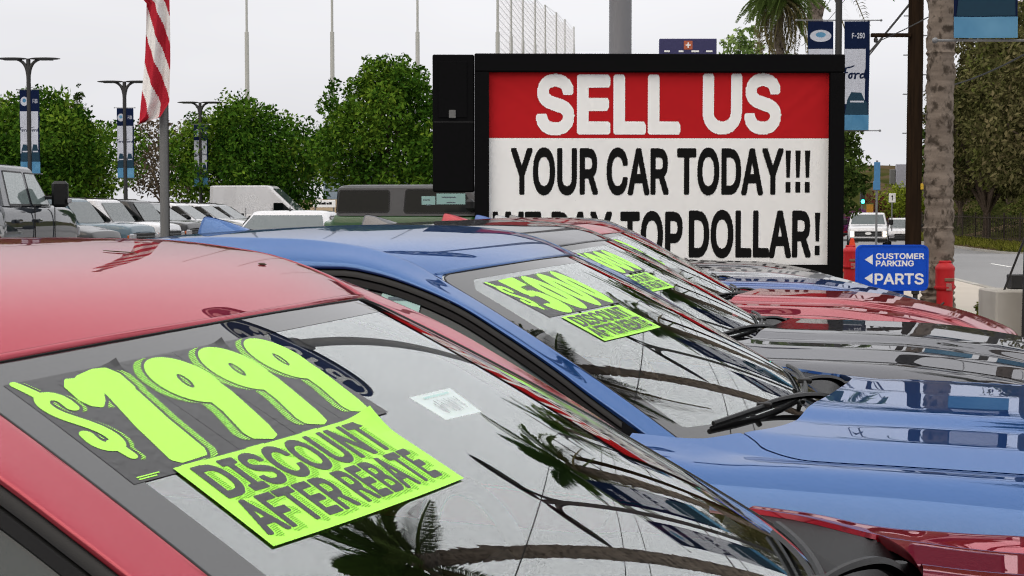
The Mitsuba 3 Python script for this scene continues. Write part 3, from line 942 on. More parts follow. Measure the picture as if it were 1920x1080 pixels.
# a stock number slip behind the glass of the red coupe, and white window papers in the blue coupe's side window
t = thing('stock_slip', 'small white paper slip with dark scribbled writing inside the red coupe windscreen', 'paper')
put(t, 'paper', shape_of(drape(Polygon([(0.012, 0.258), (0.150, 0.268), (0.118, 0.334), (0.004, 0.322)]), -0.006)), 'sheet_white', at=AT[1])
rw = np.random.default_rng(5)
scr = unary_union([LineString([(0.035 + 0.011 * k, 0.285 + rw.uniform(-0.004, 0.004)), (0.030 + 0.011 * k + rw.uniform(-0.006, 0.006), 0.313 + rw.uniform(-0.006, 0.006)), (0.040 + 0.010 * k, 0.292 + rw.uniform(0, 0.012))]).buffer(0.0014) for k in range(8)])
put(t, 'handwriting', shape_of(drape(scr, -0.0045)), 'ink', at=AT[1])
top_ = Polygon([(0.035, 0.268), (0.120, 0.274), (0.118, 0.279), (0.034, 0.273)])
put(t, 'heading', shape_of(drape(top_, -0.0045)), 'shadow_teal', at=AT[1])


def side_paper(pts, label, at, rows):
    """paper behind the right side window: pts are (x, z) in the car; set just proud of the pane's plane"""
    m = flat(cells(Polygon(pts), 0.06))
    x, z = m.vertices[:, 0].copy(), m.vertices[:, 1].copy()
    o = RAIL(np.clip(x, -2, 0.7))
    bl = BELT(np.clip(x, -2.3, 0.7))
    q = np.clip((o[:, 1] - 0.036 - z) / (o[:, 1] - 0.036 - bl[:, 1]), 0, 1)
    y = -((o[:, 0] - 0.006) * (1 - q) + (bl[:, 0] - 0.03) * q + 0.018 * 2 * q * (1 - q)) - 0.004
    m.vertices = np.stack([x, y, z], 1)
    t = thing('window_paper', label, 'paper')
    put(t, 'paper', shape_of(m, False), 'paper_teal', at=at)
    if rows:
        g = unary_union([sbox(pts[0][0] + 0.02, pts[0][1] - 0.02 - 0.022 * k, pts[0][0] + 0.02 + w, pts[0][1] - 0.011 - 0.022 * k) for k, w in enumerate(rows)])
        m2 = flat(g)
        x, z = m2.vertices[:, 0].copy(), m2.vertices[:, 1].copy()
        o = RAIL(np.clip(x, -2, 0.7)); bl = BELT(np.clip(x, -2.3, 0.7))
        q = np.clip((o[:, 1] - 0.036 - z) / (o[:, 1] - 0.036 - bl[:, 1]), 0, 1)
        m2.vertices = np.stack([x, -((o[:, 0] - 0.006) * (1 - q) + (bl[:, 0] - 0.03) * q + 0.018 * 2 * q * (1 - q)) - 0.0055, z], 1)
        put(t, 'print', shape_of(m2, False), 'print_grey', at=at)


side_paper([(-0.185, 1.222), (-0.075, 1.200), (-0.075, 1.09), (-0.185, 1.09)], 'pale price paper with grey print in the mid blue coupe side window', AT[2], [0.06, 0.045, 0.06, 0.05])
side_paper([(-0.285, 1.235), (-0.225, 1.228), (-0.225, 1.12), (-0.285, 1.12)], 'blank pale paper left of the printed one in the mid blue coupe side window', AT[2], [])
# ---------------------------------------------------------------- other vehicles (x forward, y left, z up, ground at 0)


def box_ring(x0, x1, w, z, r, n=6):
    """a rounded rectangle of points at height z"""
    P = []
    for cx, cy, a0 in ((x1 - r, w - r, 0), (x0 + r, w - r, 90), (x0 + r, -w + r, 180), (x1 - r, -w + r, 270)):
        for k in range(n + 1):
            a = math.radians(a0 + 90 * k / n)
            P.append((cx + r * math.cos(a), cy + r * math.sin(a), z))
    P.append(P[0])
    return P


def wheel_set(r, w):
    ty = lathe([(r * 0.62, -w / 2), (r * 0.9, -w / 2 - 0.004), (r * 0.985, -w * 0.36), (r, -w * 0.2), (r, w * 0.2), (r * 0.985, w * 0.36), (r * 0.9, w / 2 + 0.004), (r * 0.62, w / 2)], 28, (0, 0, 0), 'y')
    parts = [lathe([(r * 0.60, -w * 0.3), (r * 0.64, w * 0.45), (r * 0.58, w * 0.50), (r * 0.56, w * 0.2)], 28, (0, 0, 0), 'y'), lathe([(0, w * 0.36), (r * 0.16, w * 0.35), (r * 0.2, w * 0.1)], 14, (0, 0, 0), 'y')]
    for k in range(6):
        b = bx(r * 0.33, -w * 0.28, 0, r * 0.55, 0.03, r * 0.16, 0.008)
        b.apply_transform(trimesh.transformations.rotation_matrix(k * math.pi / 3, [0, 1, 0]))
        parts.append(b)
    parts.append(lathe([(0, -w * 0.05), (r * 0.6, -w * 0.05)], 20, (0, 0, 0), 'y'))
    return ty, cat(parts)


def yaw_matrix(X, Y, fx, fy, z=0.0):
    n = math.hypot(fx, fy)
    m = np.eye(4)
    m[:3, 0], m[:3, 1], m[:3, 3] = (fx / n, fy / n, 0), (-fy / n, fx / n, 0), (X, Y, z)
    return T(m)


def vehicle(name, label, group, at, paint, L, W, H, belt, cowl, hood, cowl_x, head_x, roof_x, rear_x, wheel_r=0.36, axles=(1.4, -1.4), tail=None, clearance=0.28, windows=(), taper=0.13, lamps='wide', rails=False,
            roof_mat=None, trim='black_trim', bed=None, mirror=0.18, box=False, rear_glass=True, glass='clear_dark_glass', side_glass='dark_glass', grille_w=0.62, emblem=False, lit=False, roof_r=0.12, pillar=None, arch_flare=False):
    t = thing(name, label, 'van' if 'van' in name else 'pickup' if 'pickup' in name else 'car', group)
    hw = W / 2
    # lower body: rings along x
    nose, tl = L / 2, -L / 2
    rear_x = max(rear_x, tl + 0.20)
    roof_x = max(roof_x, rear_x + 0.04)
    tail = belt - 0.03 if tail is None else tail
    xs = [tl, tl + 0.02, tl + 0.12, rear_x, (rear_x + cowl_x) / 2, cowl_x, (cowl_x + nose) / 2, nose - 0.30, nose - 0.06, nose]
    zt = [tail - 0.25 if not box else tail, tail - 0.06 if not box else tail, tail, belt if bed is None else bed, belt, cowl, (cowl * 0.55 + hood * 0.45) + 0.02, hood, hood - 0.06, hood - 0.20]
    ww = [hw * 0.90, hw * 0.93, hw * 0.975, hw, hw, hw, hw * 0.985, hw * 0.96, hw * 0.90, hw * 0.84]
    if bed is not None:
        xs = [tl, tl + 0.02, tl + 0.12, rear_x - 0.06, rear_x, cowl_x, (cowl_x + nose) / 2, nose - 0.30, nose - 0.06, nose]
        zt[0], zt[1], zt[2], zt[3], zt[4] = bed, bed, bed, bed, belt
    fz, fw = Pchip(xs, zt), Pchip(xs, ww)
    X = np.unique(np.concatenate([np.linspace(tl, nose, 46), xs]))
    rows = []
    for x in X:
        z, w = float(fz(x)), float(fw(x))
        lo = clearance + 0.10 * max(0, (abs(x) - L * 0.42) / (L * 0.08))
        half = [(0, z + 0.025), (0.5 * w, z + 0.022), (0.84 * w, z), (0.96 * w, z - 0.02), (w, z - 0.09), (w + 0.015, z - 0.30), (w, (z + lo) / 2 - 0.05), (w - 0.01, lo + 0.10), (w - 0.05, lo), (w * 0.5, lo - 0.01)]
        half = bspline(np.array(half), 20)
        full = np.vstack([half[::-1] * [1, 1], half[1:] * [-1, 1]])
        rows.append(np.column_stack([np.full(len(full), x), full]))
    body = grid(np.array(rows))
    caps = []
    for row, sgn in ((rows[0], 1), (rows[-1], -1)):
        v, f = trimesh.creation.triangulate_polygon(Polygon(row[:, 1:]).buffer(0), engine='earcut')
        caps.append(trimesh.Trimesh(np.column_stack([np.full(len(v), row[0, 0]), v]), f, process=False))
    put(t, 'body', cat(body, *caps), paint, 35, at)
    # cabin
    zr = H - 0.06
    bt, tp = belt - 0.03, taper
    rings = [(rear_x, cowl_x, hw * 0.97, bt), (roof_x - 0.03, head_x + 0.02, hw - tp, zr), (roof_x + 0.02, head_x - 0.06, hw - tp - 0.03, zr + 0.035), (roof_x + 0.12, head_x - 0.18, hw - tp - 0.14, H - 0.008), (roof_x + 0.5, head_x - 0.5, hw * 0.3, H)]
    R = [box_ring(*r[:3], r[3], min(roof_r, 0.4 * r[2])) for r in rings]
    side = grid(np.array(R[:2]))
    roof = grid(np.array(R[1:]))
    top = trimesh.Trimesh(np.vstack([np.array(R[-1]), np.mean(R[-1], 0)]), [(i, i + 1, len(R[-1])) for i in range(len(R[-1]) - 1)], process=False)
    put(t, 'cabin', side, pillar or paint, 40, at)
    put(t, 'roof', cat(roof, top), roof_mat or paint, 40, at)
    k = lambda z: (z - bt) / (zr - bt)
    yw = lambda z: (hw * 0.97) * (1 - k(z)) + (hw - tp) * k(z)
    for sg in (-1, 1):
        for (xa, xb, za, zb, sl, sr) in windows:        # bottom x range, heights, how much the upper corners move
            poly = Polygon([(xa, za), (xb, za), (xb + sr, zb), (xa + sl, zb)]).buffer(-0.03).buffer(0.03)
            m = flat(poly)
            m.vertices = np.stack([m.vertices[:, 0], sg * (yw(m.vertices[:, 1]) + 0.006), m.vertices[:, 1]], 1)
            fr = flat(poly.buffer(0.022).difference(poly.buffer(0.002)))
            fr.vertices = np.stack([fr.vertices[:, 0], sg * (yw(fr.vertices[:, 1]) + 0.009), fr.vertices[:, 1]], 1)
            w_ = put(t, 'side_window', m, side_glass, False, at)
            put(w_, 'frame', fr, trim, False, at)
    # windscreen and rear window on the sloping ends
    def end(xa, xb, name):
        za, zb = bt + 0.10 * (zr - bt), bt + 0.93 * (zr - bt)
        P = []
        for z in np.linspace(za, zb, 5):
            q = k(z)
            x = xa * (1 - q) + xb * q + (0.008 if xa > 0 else -0.008)
            P.append([(x, y, z) for y in np.linspace(-1, 1, 9) * (yw(z) - 0.10)])
        return put(t, name, grid(np.array(P)), glass, False, at)
    end(cowl_x, head_x + 0.02, 'windscreen')
    if rear_glass:
        end(rear_x, roof_x - 0.03, 'rear_window')
    # nose: grille, lamps, bumper
    zg = hood - 0.34
    nx = nose + 0.012
    g = put(t, 'grille', bx(nx, 0, zg, 0.04, 2 * hw * grille_w, 0.26, 0.012), trim, False, at)
    for q in (-0.055, 0.035):
        put(g, 'bar', bx(nx + 0.022, 0, zg + q, 0.02, 2 * hw * grille_w * 0.94, 0.022, 0.004), 'grey_plastic', False, at)
    if emblem:
        put(g, 'emblem', affinity_mesh(lathe([(0, 0.012), (0.9, 0.010), (1, 0)], 24, (0, 0, 0), 'x'), (1, 0.16, 0.065), (nx + 0.03, 0, zg + 0.02)), 'white_panel', 30, at)
    for sg in (-1, 1):
        if lit:
            for dz in (0.07, -0.075):
                put(t, 'headlamp', bx(nx + 0.004, sg * hw * 0.80, zg + dz, 0.04, 0.16, 0.10, 0.02), 'lamp_on', False, at)
                scene[list(scene)[-1]]['emitter'] = {'type': 'area', 'radiance': rgb(0.75, 0.55, 0.32)}
        else:
            hl = put(t, 'headlamp', bx(nx - 0.02, sg * hw * (0.80 if lamps == 'wide' else 0.72), zg + 0.03, 0.10, 0.30, 0.17, 0.03), 'lamp_lens', False, at)
            put(hl, 'indicator', bx(nx - 0.10, sg * (hw * 0.875), zg + 0.035, 0.14, 0.10, 0.10, 0.02), 'amber_lens', False, at)
        put(t, 'tail_lamp', bx(tl - 0.004, sg * hw * 0.82, tail - 0.20, 0.04, 0.16, 0.24, 0.02), 'red_lens', False, at)
        mz = belt + 0.14
        mr = put(t, 'mirror', bx(cowl_x - 0.38, sg * (hw + 0.15), mz, 0.13, 0.22, mirror, 0.04), trim, 30, at)
        put(mr, 'arm', bx(cowl_x - 0.36, sg * (hw + 0.0), mz - 0.05, 0.09, 0.16, 0.05, 0.01), trim, False, at)
        if rails:
            put(t, 'roof_rail', tube([(roof_x + 0.1, sg * (hw - tp - 0.06), H - 0.03), (roof_x + 0.25, sg * (hw - tp - 0.06), H + 0.02), (head_x - 0.5, sg * (hw - tp - 0.06), H + 0.02), (head_x - 0.35, sg * (hw - tp - 0.06), H - 0.03)], 0.018, 6), trim, 30, at)
    put(t, 'front_bumper', bx(nose + 0.01, 0, clearance + 0.16, 0.16, W * 0.93, 0.18, 0.05), trim, 30, at)
    put(t, 'rear_bumper', bx(tl - 0.01, 0, clearance + 0.18, 0.14, W * 0.93, 0.18, 0.05), trim, 30, at)
    ty, rim = WHEELS.setdefault(wheel_r, [shape_of(m, 30) for m in wheel_set(wheel_r, 0.25)])
    for x in axles:
        for sg in (-1, 1):
            m = np.array(at.matrix) @ np.array(T().translate([x, sg * (hw - 0.085), wheel_r]).rotate([0, 0, 1], 180 if sg > 0 else 0).matrix)
            a = put(t, 'wheel', ty, 'rubber', at=T(m))
            put(a, 'rim', rim, 'alloy', at=T(m))
            an = np.linspace(-0.1, math.pi + 0.1, 16)
            ar = [grid(np.stack([np.stack([x + wheel_r * q * np.cos(an), 0 * an + sg * (hw + 0.019 + e), wheel_r + wheel_r * q * np.sin(an)], 1) for q, e in ((0.0, 0), (1.14, 0))])),
                  ]
            put(t, 'wheel_arch', cat(ar), 'rubber', False, at)
            if arch_flare:
                put(t, 'arch_flare', tube(np.stack([x + wheel_r * 1.17 * np.cos(an), 0 * an + sg * (hw + 0.02), wheel_r + wheel_r * 1.17 * np.sin(an)], 1), 0.05, 8), paint, 40, at)
    return t


WHEELS = {}


def affinity_mesh(m, s, tr):
    m.vertices = m.vertices * s + tr
    return m
# ---------------------------------------------------------------- the ground: car park, planting strip, pavement, street, hill
KX, KD = 5.63, 0.105                                  # the kerb runs along X = KX + KD * Y


def strip(x0, x1, y0, y1, z, n=60, zfn=None):
    Y = np.concatenate([np.linspace(y0, 60, n), np.linspace(61, y1, n)])
    P = []
    for y in Y:
        row = []
        for q in np.linspace(0, 1, 5):
            x = (x0 + (x1 - x0) * q) + KD * y
            row.append((x, y, z if zfn is None else zfn(x, y)))
        P.append(row)
    return grid(np.array(P), flip=True)


setting('ground', grid([[(-900, -300, -0.9), (-900, 1500, -0.9)], [(900, -300, -0.9), (900, 1500, -0.9)]], flip=True), 'asphalt', label='wide flat ground under everything')
setting('parking_lot', strip(-160, KX - 4.4, -40, 260, 0.0), 'asphalt', label='dark asphalt of the car sales lot')
setting('planting_strip', strip(KX - 4.25, KX - 1.93, -40, 160, 0.05), 'mulch', label='brown mulch strip between lot and pavement')
setting('lot_kerb', cat(strip(KX - 4.4, KX - 4.25, -40, 160, 0.12)), 'concrete', label='low concrete kerb at the edge of the lot')
setting('pavement', strip(KX - 1.93, KX - 0.16, -40, 200, 0.06), 'pale_paving', label='pale concrete pavement along the street')
kb = strip(KX - 0.158, KX, -40, 200, 0.065)
kf = grid(np.array([[(KX + KD * y, y, 0.065), (KX + KD * y, y, -0.8)] for y in np.linspace(-40, 200, 40)]), flip=True)
setting('kerb', cat(kb, kf), 'concrete', label='concrete kerb along the street')
def street_z(y):
    s = np.clip((y - 50) / 28, 0, 1)
    return -0.09 - 0.65 * s * s * (3 - 2 * s)


setting('street', strip(KX - 0.01, KX + 10.4, -40, 420, -0.09, zfn=lambda x, y: street_z(y)), 'asphalt', label='grey asphalt street')
dash = []
for off, step, ln in ((3.3, 9.0, 2.6), (6.6, 9.0, 2.6)):
    y = 14.0 + (3 if off > 5 else 0)
    while y < 48:
        P = np.array([[(KX + off + s * 0.06 + KD * yy, yy, -0.085) for s in (-1, 1)] for yy in (y, y + ln)])
        dash.append(grid(P))
        y += step
setting('lane_markings', cat(dash), 'road_paint', label='white dashed lane markings on the street', kind='stuff')
setting('far_kerb', cat(strip(KX + 10.4, KX + 10.6, -40, 200, 0.03, zfn=lambda x, y: street_z(y) + 0.12), grid(np.array([[(KX + 10.4 + KD * y, y, street_z(y) - 0.05), (KX + 10.4 + KD * y, y, street_z(y) + 0.12)] for y in np.linspace(-40, 200, 120)]))), 'concrete', label='kerb on the far side of the street')


def hill_z(x, y):
    q = x - (KX + 10.6 + KD * y)
    r = np.clip((q - 3.0) / 22.0, 0, 1)
    f = np.clip((y - 20) / 40, 0, 1)
    return 0.03 + (street_z(y) + 0.09) * np.clip(1 - q / 5.0, 0, 1) + f * 8.5 * r * r * (3 - 2 * r) + 0.35 * np.clip(q / 6, 0, 1) * meshkit.fbm(np.stack([x * 0.3, y * 0.3, 0 * x], -1), 3, 5)


Yh = np.concatenate([np.linspace(-40, 60, 40), np.linspace(61, 200, 90)])
Qh = np.concatenate([np.linspace(0, 8, 16), np.linspace(8.6, 60, 50)])
Xh = KX + 10.6 + KD * Yh[:, None] + Qh[None, :]
setting('hill', grid(np.stack([Xh, Yh[:, None] + 0 * Xh, hill_z(Xh, Yh[:, None] + 0 * Xh)], -1), flip=True), 'hill_ground', smooth=True, label='green slope across the street')
# distant hill that closes the street
Xf, Yf = np.meshgrid(np.linspace(-20, 160, 60), np.linspace(205, 330, 40))
Zf = 8.5 * np.exp(-((Xf - 66) / 34) ** 2) * np.clip((Yf - 205) / 70, 0, 1) + 2.5 * meshkit.fbm(np.stack([Xf * 0.06, Yf * 0.06, 0 * Xf], -1), 4, 8) * np.clip((Yf - 205) / 30, 0, 1) - 0.1
setting('far_hill', grid(np.stack([Xf, Yf, Zf], -1), flip=True), 'hill_ground', smooth=True, label='brownish hill closing the far end of the street')

# ---------------------------------------------------------------- lettering shared by the signs
FORD = [  # brush strokes of the emblem's script, 1 tall
    ([(0.10, 0.92), (-0.05, 0.75), (0.15, 0.70), (0.55, 0.95), (1.05, 0.98), (1.25, 1.10)], 0.10, 0.05),
    ([(0.62, 0.92), (0.55, 0.55), (0.40, 0.10), (0.12, 0.02), (0.02, 0.18), (0.16, 0.28)], 0.07, 0.12),
    ([(0.28, 0.50), (0.50, 0.55), (0.74, 0.56)], 0.07, 0.05),
    ([(1.10, 0.48), (0.86, 0.46), (0.82, 0.12), (1.04, 0.08), (1.16, 0.34), (1.06, 0.50), (1.30, 0.46)], 0.10, 0.06),
    ([(1.34, 0.52), (1.42, 0.40), (1.36, 0.10)], 0.06, 0.11),
    ([(1.42, 0.36), (1.54, 0.54), (1.68, 0.48)], 0.06, 0.10),
    ([(2.06, 0.44), (1.84, 0.50), (1.72, 0.20), (1.86, 0.06), (2.06, 0.22)], 0.10, 0.07),
    ([(2.30, 0.98), (2.16, 0.60), (2.06, 0.18), (2.20, 0.05), (2.40, 0.22)], 0.11, 0.05)]
SCRIPT = unary_union([stroke(p, a, b, 24) for p, a, b in FORD]).simplify(0.006)


def script(width, cx, cy, part=None):
    x0, y0, x1, y1 = SCRIPT.bounds
    s = width / (x1 - x0)
    return affinity.translate(affinity.scale(SCRIPT, s, s, origin=(0, 0)), cx - s * (x0 + x1) / 2, cy - s * (y0 + y1) / 2)


def ellipse(a, b, cx=0, cy=0):
    return affinity.translate(affinity.scale(Point(0, 0).buffer(1, 24), a, b), cx, cy)


# ---------------------------------------------------------------- the big SELL US sign
SD, SYAW = 20.0, math.radians(1.6)
SK = SD / FPX
SX0 = (812 - 960) * SK


def sg_at(m):
    """sign coordinates (x right from the photo's centre line, y = height, z towards the viewer) to the world"""
    return stand(m, 0, SD, 0, SYAW)


def sgx(x):
    return (x - 960) * SK


def sgz(y):
    return CAM_H + (HORIZON - y) * SK


def plate(x0, y0, x1, y1, z0, z1, bevel=0.0):
    a, b, c, d = sgx(x0), sgz(y1), sgx(x1), sgz(y0)
    m = bx((a + c) / 2, (b + d) / 2, (z0 + z1) / 2, c - a, d - b, z1 - z0, bevel)
    return sg_at(m)


t = thing('billboard_sign', 'wide black framed sign reading sell us your car today', 'sign')
put(t, 'frame', plate(890, 103, 1583, 137, -0.35, 0.06, 0.015), 'sign_black', False)
put(t, 'frame', plate(890, 137.3, 917, 540, -0.35, 0.06, 0.0), 'sign_black', False)
put(t, 'frame', plate(1556, 137.3, 1583, 640, -0.35, 0.06, 0.0), 'sign_black', False)
put(t, 'frame', plate(917.3, 497, 1555.7, 532, -0.35, 0.06, 0.0), 'sign_black', False)
put(t, 'back_panel', plate(917.3, 137.3, 1555.7, 496.7, -0.35, -0.30), 'sign_black', False)
put(t, 'side_post', plate(1574, 366, 1587, 640, -0.30, -0.14, 0.01), 'slate_paint', False)
put(t, 'post', plate(925, 532, 985, 605, -0.32, -0.05, 0.0), 'sign_black', False)
cb = put(t, 'cabinet', plate(812, 105, 889.6, 360, -0.35, 0.03, 0.015), 'sign_black', False)
put(cb, 'door', plate(823, 118, 876, 222, 0.03, 0.045, 0.004), 'sign_black', False)
put(cb, 'latch', plate(842.5, 208, 855, 223, 0.045, 0.06, 0.004), 'pole_grey', False)
put(cb, 'seam', plate(814, 229, 888, 231, 0.03, 0.035), 'rubber', False)


def wrinkle(x, y):
    """the vinyl's folds, in metres: vertical ones hanging from the top edge, slanted ones from the corners"""
    top = np.clip((y - sgz(300)) / (sgz(137) - sgz(300)), 0, 1) ** 1.6
    f = 0.004 * top * (meshkit.noise(np.stack([x * 5.5, y * 0.7, 0 * x], -1), 3) - 0.5) * 2
    for cx, cy, dx, dy in ((sgx(1557), sgz(137), -1, -0.9), (sgx(917), sgz(137), 1, -0.8), (sgx(917), sgz(497), 1, 0.7)):
        u = (x - cx) * dy - (y - cy) * dx
        r = np.hypot(x - cx, y - cy)
        f = f + 0.0045 * np.sin(u * 22 + 1.3 * np.sin(r * 3)) * np.exp(-(u / 0.25) ** 2) * np.clip(1 - r / 1.6, 0, 1)
    return f + 0.003 * (meshkit.fbm(np.stack([x * 1.5, y * 2, 0 * x + 3], -1), 2) - 0.5)


def vinyl(poly, off, edge=0.12):
    m = flat(cells(poly, edge))
    x, y = m.vertices[:, 0], m.vertices[:, 1]
    m.vertices[:, 2] = wrinkle(x, y) + off - 0.03
    return sg_at(m)


def vinyl_grid(x0, y0, x1, y1, off):
    xs, ys = np.linspace(sgx(x0), sgx(x1), int((x1 - x0) / 4)), np.linspace(sgz(y1), sgz(y0), int((y1 - y0) / 4))
    gx, gy = np.meshgrid(xs, ys)
    m = grid(np.stack([gx, gy, wrinkle(gx, gy) + off - 0.03], -1), flip=True)
    return sg_at(m)


put(t, 'red_banner', vinyl_grid(917, 137, 1556.5, 259, 0), 'sign_red', True)
put(t, 'white_banner', vinyl_grid(917, 259.3, 1556.5, 497, 0), 'sign_white', True)


def row(text, xa, xb, ya, yb, fat, mat, name):
    g = affinity.translate(letters(text, sgz(ya) - sgz(yb), sgx(xb) - sgx(xa), fat), sgx(xa), sgz(yb))
    for piece in getattr(g, 'geoms', [g]):
        put(t, 'letter', vinyl(piece, 0.006), mat, True)


row('SELL', 1005, 1276, 147, 246, 0.035, 'letter_white', 'lettering_sell')
row('US', 1318, 1467, 145, 244, 0.035, 'letter_white', 'lettering_us')
row('YOUR CAR TODAY', 958, 1471, 282, 361, 0.022, 'letter_black', 'lettering_your_car_today')
row('WE PAY TOP', 924, 1282, 401, 480, 0.024, 'letter_black', 'lettering_we_pay_top')
row('DOLLAR', 1293, 1524, 399, 479, 0.024, 'letter_black', 'lettering_dollar')
for x, ya, yb, yc, yd in ((1480, 282, 333, 341, 361), (1498.5, 282, 333, 341, 361), (1516.5, 282, 333, 341, 361), (1536.5, 399, 453, 461, 479)):
    g = [Polygon([(sgx(x - 5), sgz(ya)), (sgx(x + 5), sgz(ya)), (sgx(x + 3.2), sgz(yb)), (sgx(x - 3.2), sgz(yb))]), sbox(sgx(x - 4.6), sgz(yd), sgx(x + 4.6), sgz(yc))]
    for piece in g:
        put(t, 'letter', vinyl(piece, 0.006), 'letter_black', True)

# ---------------------------------------------------------------- blue CUSTOMER PARKING / PARTS sign
BD = 16.5
BK = BD / FPX
bc = px(1671, 502, BD)
t = thing('direction_sign', 'blue rounded sign with white arrows for customer parking and parts', 'sign')
rr = lambda w, h, r: sbox(-w / 2 + r, -h / 2 + r, w / 2 - r, h / 2 - r).buffer(r, quad_segs=8)
put(t, 'panel', stand(prism(rr(131 * BK, 82 * BK, 10 * BK), 0.05), bc[0], BD, bc[2]), 'sign_blue', 30)
put(t, 'edge', stand(prism(rr(135 * BK, 86 * BK, 12 * BK).difference(rr(129 * BK, 80 * BK, 9 * BK)), 0.058), bc[0], BD, bc[2]), 'sign_blue', 30)
put(t, 'post', bx(bc[0] + 14 * BK, BD + 0.03, (bc[2] - 0.25) / 2, 0.11, 0.10, bc[2] - 0.20, 0.01), 'sign_blue', False)
for nm, txt, x0, x1, y0, y1 in (('lettering_customer', 'CUSTOMER', 1640, 1730, 475, 485), ('lettering_parking', 'PARKING', 1640, 1711, 488.5, 498.5), ('lettering_parts', 'PARTS', 1638, 1730, 513, 532)):
    g = affinity.translate(letters(txt, (y1 - y0) * BK, (x1 - x0) * BK, 0.01), (x0 - 1671) * BK, (502 - y1) * BK)
    for piece in getattr(g, 'geoms', [g]):
        put(t, 'letter', stand(prism(piece, 0.003), bc[0], BD - 0.05, bc[2]), 'white_print', False)
for yy in (486.5, 521.5):
    tri = Polygon([((1619 - 1671) * BK, (502 - yy) * BK), ((1634 - 1671) * BK, (502 - yy + 9.5) * BK), ((1634 - 1671) * BK, (502 - yy - 9.5) * BK)])
    put(t, 'arrow', stand(prism(tri, 0.003), bc[0], BD - 0.05, bc[2]), 'white_print', False)

# ---------------------------------------------------------------- flag and pole
FD = 16.0
fp = px(308, 300, FD)
t = thing('flagpole', 'plain grey metal flagpole carrying the limp striped flag', 'flagpole')
put(t, 'pole', lathe([(0.050, 0), (0.046, 3), (0.043, 5.4), (0.042, 5.75), (0, 5.75)], 20, (fp[0], FD, 0)), 'pole_grey', 30)
put(t, 'halyard', tube([(fp[0] + 0.052, FD - 0.02, 1.0), (fp[0] + 0.047, FD - 0.02, 5.6)], 0.004, 5), 'rubber')
put(t, 'finial', lathe([(0, 5.91), (0.05, 5.88), (0.07, 5.82), (0.05, 5.77), (0.03, 5.75)], 16, (fp[0], FD, 0)), 'brass')
# hanging flag: hoist along the pole, the fly falls in folds; stripes run along the cloth
t = thing('flag', 'red and white striped flag hanging limp from the pole', 'flag')
kk = FD / FPX
left = lambda y: np.interp(y, [-420, -60, 0, 12, 110, 190, 236], [283, 276, 273, 284, 278, 271, 267])
right = lambda y: np.interp(y, [-420, 0, 60, 120, 195, 222, 236], [326, 326, 327, 328, 327, 310, 268])
NV, NU = 150, 56
P = np.zeros((NV, NU, 3))
for i, y in enumerate(np.linspace(-330, 236, NV)):
    a, b = left(y), right(y)
    for j, u in enumerate(np.linspace(0, 1, NU)):
        x = a + (b - a) * u
        fold = 0.045 * math.sin(u * 9.0 + y * 0.010) + 0.02 * math.sin(u * 19 + y * 0.02)
        P[i, j] = ((x - 960) * kk, FD - 0.10 + fold, CAM_H + (HORIZON - y) * kk)


def stripe_masks():
    """which quads belong to which stripe: the stripes lie slanted across the hanging cloth"""
    ys = np.linspace(-330, 236, NV)
    out = np.zeros((NV - 1, NU - 1), int)
    for i in range(NV - 1):
        for j in range(NU - 1):
            u, y = (j + 0.5) / (NU - 1), (ys[i] + ys[i + 1]) / 2
            s = y - 118 * u * 1.02 + 10 * u * (1 - u)
            out[i, j] = int(math.floor((s + 900) / 51.0))
    return out


ids = stripe_masks()
whole = grid(P)
fi = np.concatenate([ids.ravel(), ids.ravel()])
for c, nm in ((1, 'red_stripe'), (0, 'white_stripe')):
    for s in np.unique(fi):
        if s % 2 == c:
            sub = trimesh.Trimesh(whole.vertices, whole.faces[fi == s], process=False)
            sub.remove_unreferenced_vertices()
            put(t, nm, sub, 'flag_red' if c else 'flag_white', True)

# ---------------------------------------------------------------- pylon with the oval emblem sign, high above the frame
PD = 31.0
pp = px(1163, 100, PD)
t = thing('pylon_sign', 'thick pale grey pylon rising behind the sell us sign', 'sign')
put(t, 'pole', lathe([(0.225, 0), (0.225, 15.9)], 28, (pp[0], PD, 0)), 'pylon_grey', 30)
oz = 17.35
ox = pp[0] + 0.55
def oval(a, b, depth, y, mat, name, par=t):
    return put(par, name, stand(prism(ellipse(a, b), depth), ox, y, oz), mat, 30)
oval(2.35, 1.55, 0.5, PD + 0.30, 'oval_blue', 'oval_body')
put(t, 'rim', stand(prism(ellipse(2.20, 1.41).difference(ellipse(2.11, 1.33)), 0.02), ox, PD - 0.205, oz), 'oval_silver', 30)
put(t, 'script', stand(prism(affinity.scale(script(3.5, 0.0, 0.0).buffer(0.03), 1, 1.25), 0.03), ox, PD - 0.205, oz), 'oval_silver', 30)
put(t, 'collar', lathe([(0.30, 15.3), (0.36, 15.5), (0.36, 15.7)], 24, (pp[0], PD, 0)), 'pylon_grey', 30)


